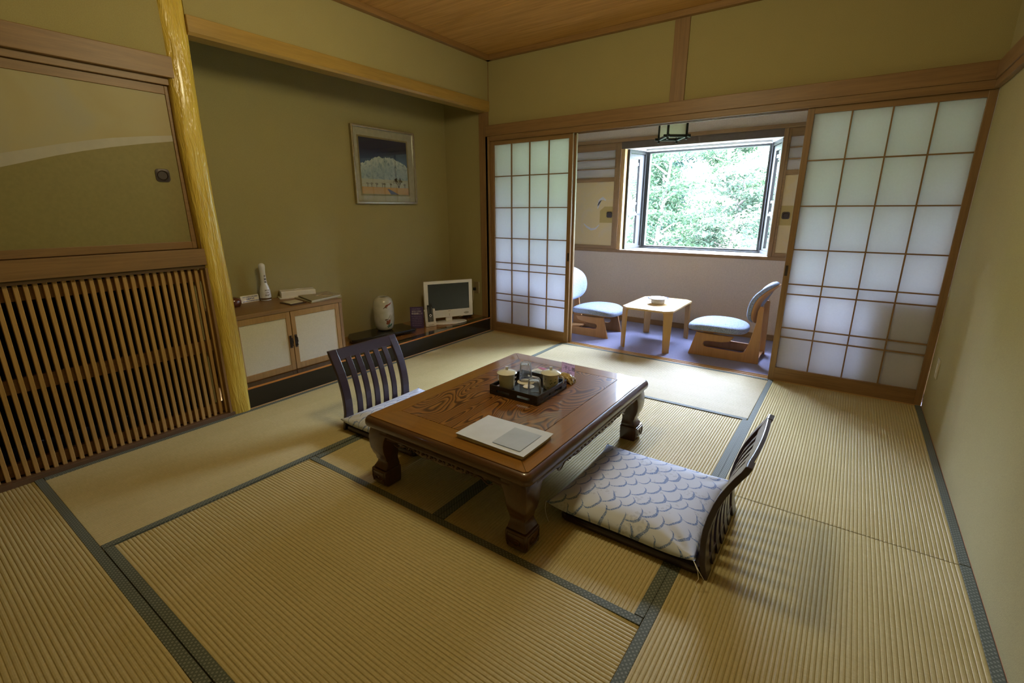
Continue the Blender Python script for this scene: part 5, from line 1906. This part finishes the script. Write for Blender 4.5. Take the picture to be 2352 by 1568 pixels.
twig(0.78, 0.125, 1.5, 0.07, 0.008, 4)
twig(0.78, 0.125, 1.95, 0.07, 0.007, 4)
twig(0.78, 0.125, 1.1, 0.06, 0.007, 4)
for u in (0.12, 0.2, 0.3, 0.42, 0.47, 0.6, 0.92):
    twig(u, 0.128, 1.57, 0.028, 0.006, 4)
obj('painted_trees', tr, m_plain('tree_ink', (0.10, 0.055, 0.04), 0.5), pc, label='dark bare trees in the print')
obj('glazing', MB().box(-0.5625, P0 + 0.015, Q0 + 0.015, -0.5605, P1 - 0.015, Q1 - 0.015), M_['pane'], pc)

# switch plate low on the right wall, scuff mark
sw = root('wall_switch', 'small pale switch plate low on the right-hand wall near the paper screen', 'switch', (3.605, -0.25, 0.33))
obj('plate', MB().box(3.599, -0.288, 0.272, 3.605, -0.215, 0.392), M_['cream'], sw, bevel=0.002)
obj('rocker', MB().box(3.597, -0.262, 0.305, 3.599, -0.240, 0.360), M_['white'], sw)

# ceiling lamp of the room (above the picture)
cl = root('ceiling_lamp', 'wooden cord-hung lamp frame above the low table, outside the photograph', 'lamp', (1.8, -2.35, CZ))
obj('cap', MB().prism(rrect(1.56, -2.59, 2.04, -2.11, 0.02, 3), 'z', 2.545, 2.565), M_['darkwood'], cl)
obj('cord', MB().tube([(1.8, -2.35, 2.56), (1.8, -2.35, CZ)], 0.006, 8), M_['darkwood'], cl)

# ================================================================= OUTSIDE
struct('roof_sun_block', MB().box(-2.5, -6.5, 2.75, 6, VY + 0.35, 2.95).box(-2.5, 0.12, 2.45, 6, VY + 0.12, 2.5).box(-2.5, VY + 0.02, 2.25, 6, VY + 0.12, 2.8), M_['concrete'])  # unseen slabs added overhead to keep the sun out of the rooms
struct('wall_outside_sun_block', MB().box(-2.5, VY + 0.08, -3, 0.85, VY + 0.12, 2.5).box(2.46, VY + 0.08, -3, 6, VY + 0.12, 2.5).box(0.85, VY + 0.08, -3, 2.46, VY + 0.12, 0.79)  # unseen outer shell added to stop sun leaking in through gaps
       .box(0.80, VY + 0.08, 1.96, 2.5, VY + 0.12, 2.5).box(-2.5, -6.5, -3, -0.75, -6.3, 2.8).box(-0.9, -6.5, -3, -0.75, VY + 0.1, 2.8).box(3.95, -6.5, -3, 4.1, VY + 0.1, 2.8), M_['concrete'])
struct('roof_bay', MB().box(0.78, VY + 0.1, 1.962, 2.52, BF + 0.12, 2.02), M_['concrete'])
# wooded slope
hv, hf = [], []
NX, NY = 24, 24
for j in range(NY + 1):
    for i_ in range(NX + 1):
        x = -40 + 70 * i_ / NX
        y = 4 + 46 * j / NY
        z = -3.2 + 0.16 * max(0, y - 7) ** 1.28 * (1 + 0.1 * math.sin(x * 0.3)) + 0.4 * math.sin(x * 0.7 + y * 0.5)
        hv.append((x, y, z))
for j in range(NY):
    for i_ in range(NX):
        a = j * (NX + 1) + i_
        hf.append((a, a + 1, a + NX + 2, a + NX + 1))
struct('terrain_slope', MB().add(hv, hf), M_['ground'], smooth=True)


def leaves(centres, radii, n, size, seed, flat_=0.45, name='foliage', mat=None, parent=None):
    g_ = np.random.default_rng(seed)
    k = g_.integers(0, len(centres), n)
    c = np.array(centres)[k]
    r = np.array(radii)[k]
    d = g_.normal(size=(n, 3))
    d /= np.linalg.norm(d, axis=1)[:, None]
    rad = g_.uniform(0.35, 1.0, n) ** 0.5
    p = c + d * (rad * r)[:, None] * np.array([1, 1, flat_])
    # leaf orientation mostly horizontal, tilted at random
    nrm = g_.normal(size=(n, 3)) * 0.55 + np.array([0, 0, 1.0])
    nrm /= np.linalg.norm(nrm, axis=1)[:, None]
    t = np.cross(nrm, g_.normal(size=(n, 3)))
    t /= np.linalg.norm(t, axis=1)[:, None]
    b = np.cross(nrm, t)
    s = size * g_.uniform(0.6, 1.3, n)[:, None]
    v = np.stack([p - t * s, p + b * s * 0.45, p + t * s, p - b * s * 0.45], axis=1).reshape(-1, 3)
    me = bpy.data.meshes.new(name)
    me.vertices.add(4 * n)
    me.vertices.foreach_set('co', (v - np.array(ROOTOFF[parent.name])).astype(np.float32).ravel())
    me.loops.add(4 * n)
    me.loops.foreach_set('vertex_index', np.arange(4 * n, dtype=np.int32))
    me.polygons.add(n)
    me.polygons.foreach_set('loop_start', np.arange(0, 4 * n, 4, dtype=np.int32))
    me.update(calc_edges=True)
    me.materials.append(mat)
    o = bpy.data.objects.new(name, me)
    COL.objects.link(o)
    o.parent = parent
    o['kind'] = 'stuff'
    return o


def tree(x, y, zg, h, spread, n, seed, mat, label, size=0.055, layers=7):
    r = root('tree', label, 'tree', (x, y, zg), group='trees outside the window')
    rr = random.Random(seed)
    cen, rad = [], []
    trunk = [(x + 0.15 * math.sin(k * 0.9 + seed), y + 0.1 * math.cos(k + seed), zg + h * k / 7) for k in range(8)]
    obj('trunk', MB().tube(trunk, [0.11 * (1 - k / 9) for k in range(8)], 8), M_['bark'], r, smooth=True)
    bmb = MB()
    for k in range(layers * 5):
        t = 0.12 + 0.88 * k / (layers * 5)
        zc = zg + h * t
        sp = spread * (1.05 - 0.65 * t) * rr.uniform(0.5, 1.05)
        a = rr.uniform(0, 2 * PI)
        ex, ey = x + sp * math.cos(a), y + sp * math.sin(a)
        bmb.tube([(x, y, zc - 0.25), ((x + ex) / 2, (y + ey) / 2, zc - 0.05), (ex, ey, zc)], [0.030, 0.02, 0.008], 5)
        for q in range(4):
            cen.append((x + (ex - x) * rr.uniform(0.5, 1.1) + rr.uniform(-.2, .2), y + (ey - y) * rr.uniform(0.5, 1.1) + rr.uniform(-.2, .2), zc + rr.uniform(-0.12, 0.18)))
            rad.append(rr.uniform(0.28, 0.62))
    obj('branches', bmb, M_['bark'], r)
    leaves(cen, rad, n, size, seed, 0.32, 'foliage', mat, r)
    return r


SPOTS = [(-0.9, 8.2, -3.0, 5.6, 1.5, 15000, 1, 'leaf1', 'broad layered mid-green tree behind the left part of the big window pane'),
         (0.6, 9.0, -2.8, 4.9, 1.5, 15000, 2, 'leaf2', 'pale layered tree behind the middle of the big window pane'),
         (2.0, 8.4, -3.0, 6.2, 1.6, 11000, 3, 'leaf2', 'pale tree out beyond the right edge of the big window pane'),
         (-2.4, 9.6, -2.6, 5.4, 1.6, 13000, 4, 'leaf2', 'pale tree behind the left side sash of the bay window'),
         (-0.3, 12.0, -1.8, 6.0, 1.9, 15000, 5, 'leaf1', 'mid-green tree standing farther back at window centre'),
         (1.6, 12.8, -1.8, 7.0, 1.9, 15000, 6, 'leaf3', 'dark green tree farther back at the right of the window'),
         (-2.6, 13.5, -1.5, 6.6, 2.0, 13000, 7, 'leaf3', 'dark green tree farther back at the left of the window'),
         (-5.2, 11.0, -2.2, 6.0, 2.0, 9000, 8, 'leaf1', 'mid-green tree far to the left outside, seen through the left sash'),
         (4.2, 11.0, -2.2, 6.0, 2.0, 7000, 9, 'leaf1', 'mid-green tree far to the right outside the bay'),
         (-0.8, 17.5, -0.8, 6.6, 2.4, 12000, 10, 'leaf2', 'pale distant tree on the slope at window centre'),
         (-4.6, 17.0, -0.8, 7.0, 2.4, 9000, 11, 'leaf2', 'pale distant tree on the slope at the left'),
         (2.6, 18.0, -0.6, 7.6, 2.4, 9000, 12, 'leaf3', 'dark distant tree on the slope at the right')]
for x, y, zg, h, spd, n, sd, mt, lb in SPOTS:
    zg = -3.2 + 0.16 * max(0, y - 7) ** 1.28 - 0.3
    tree(x, y, zg, h + (0.5 if y < 10 else 1.0), spd, n, sd, M_[mt], lb)
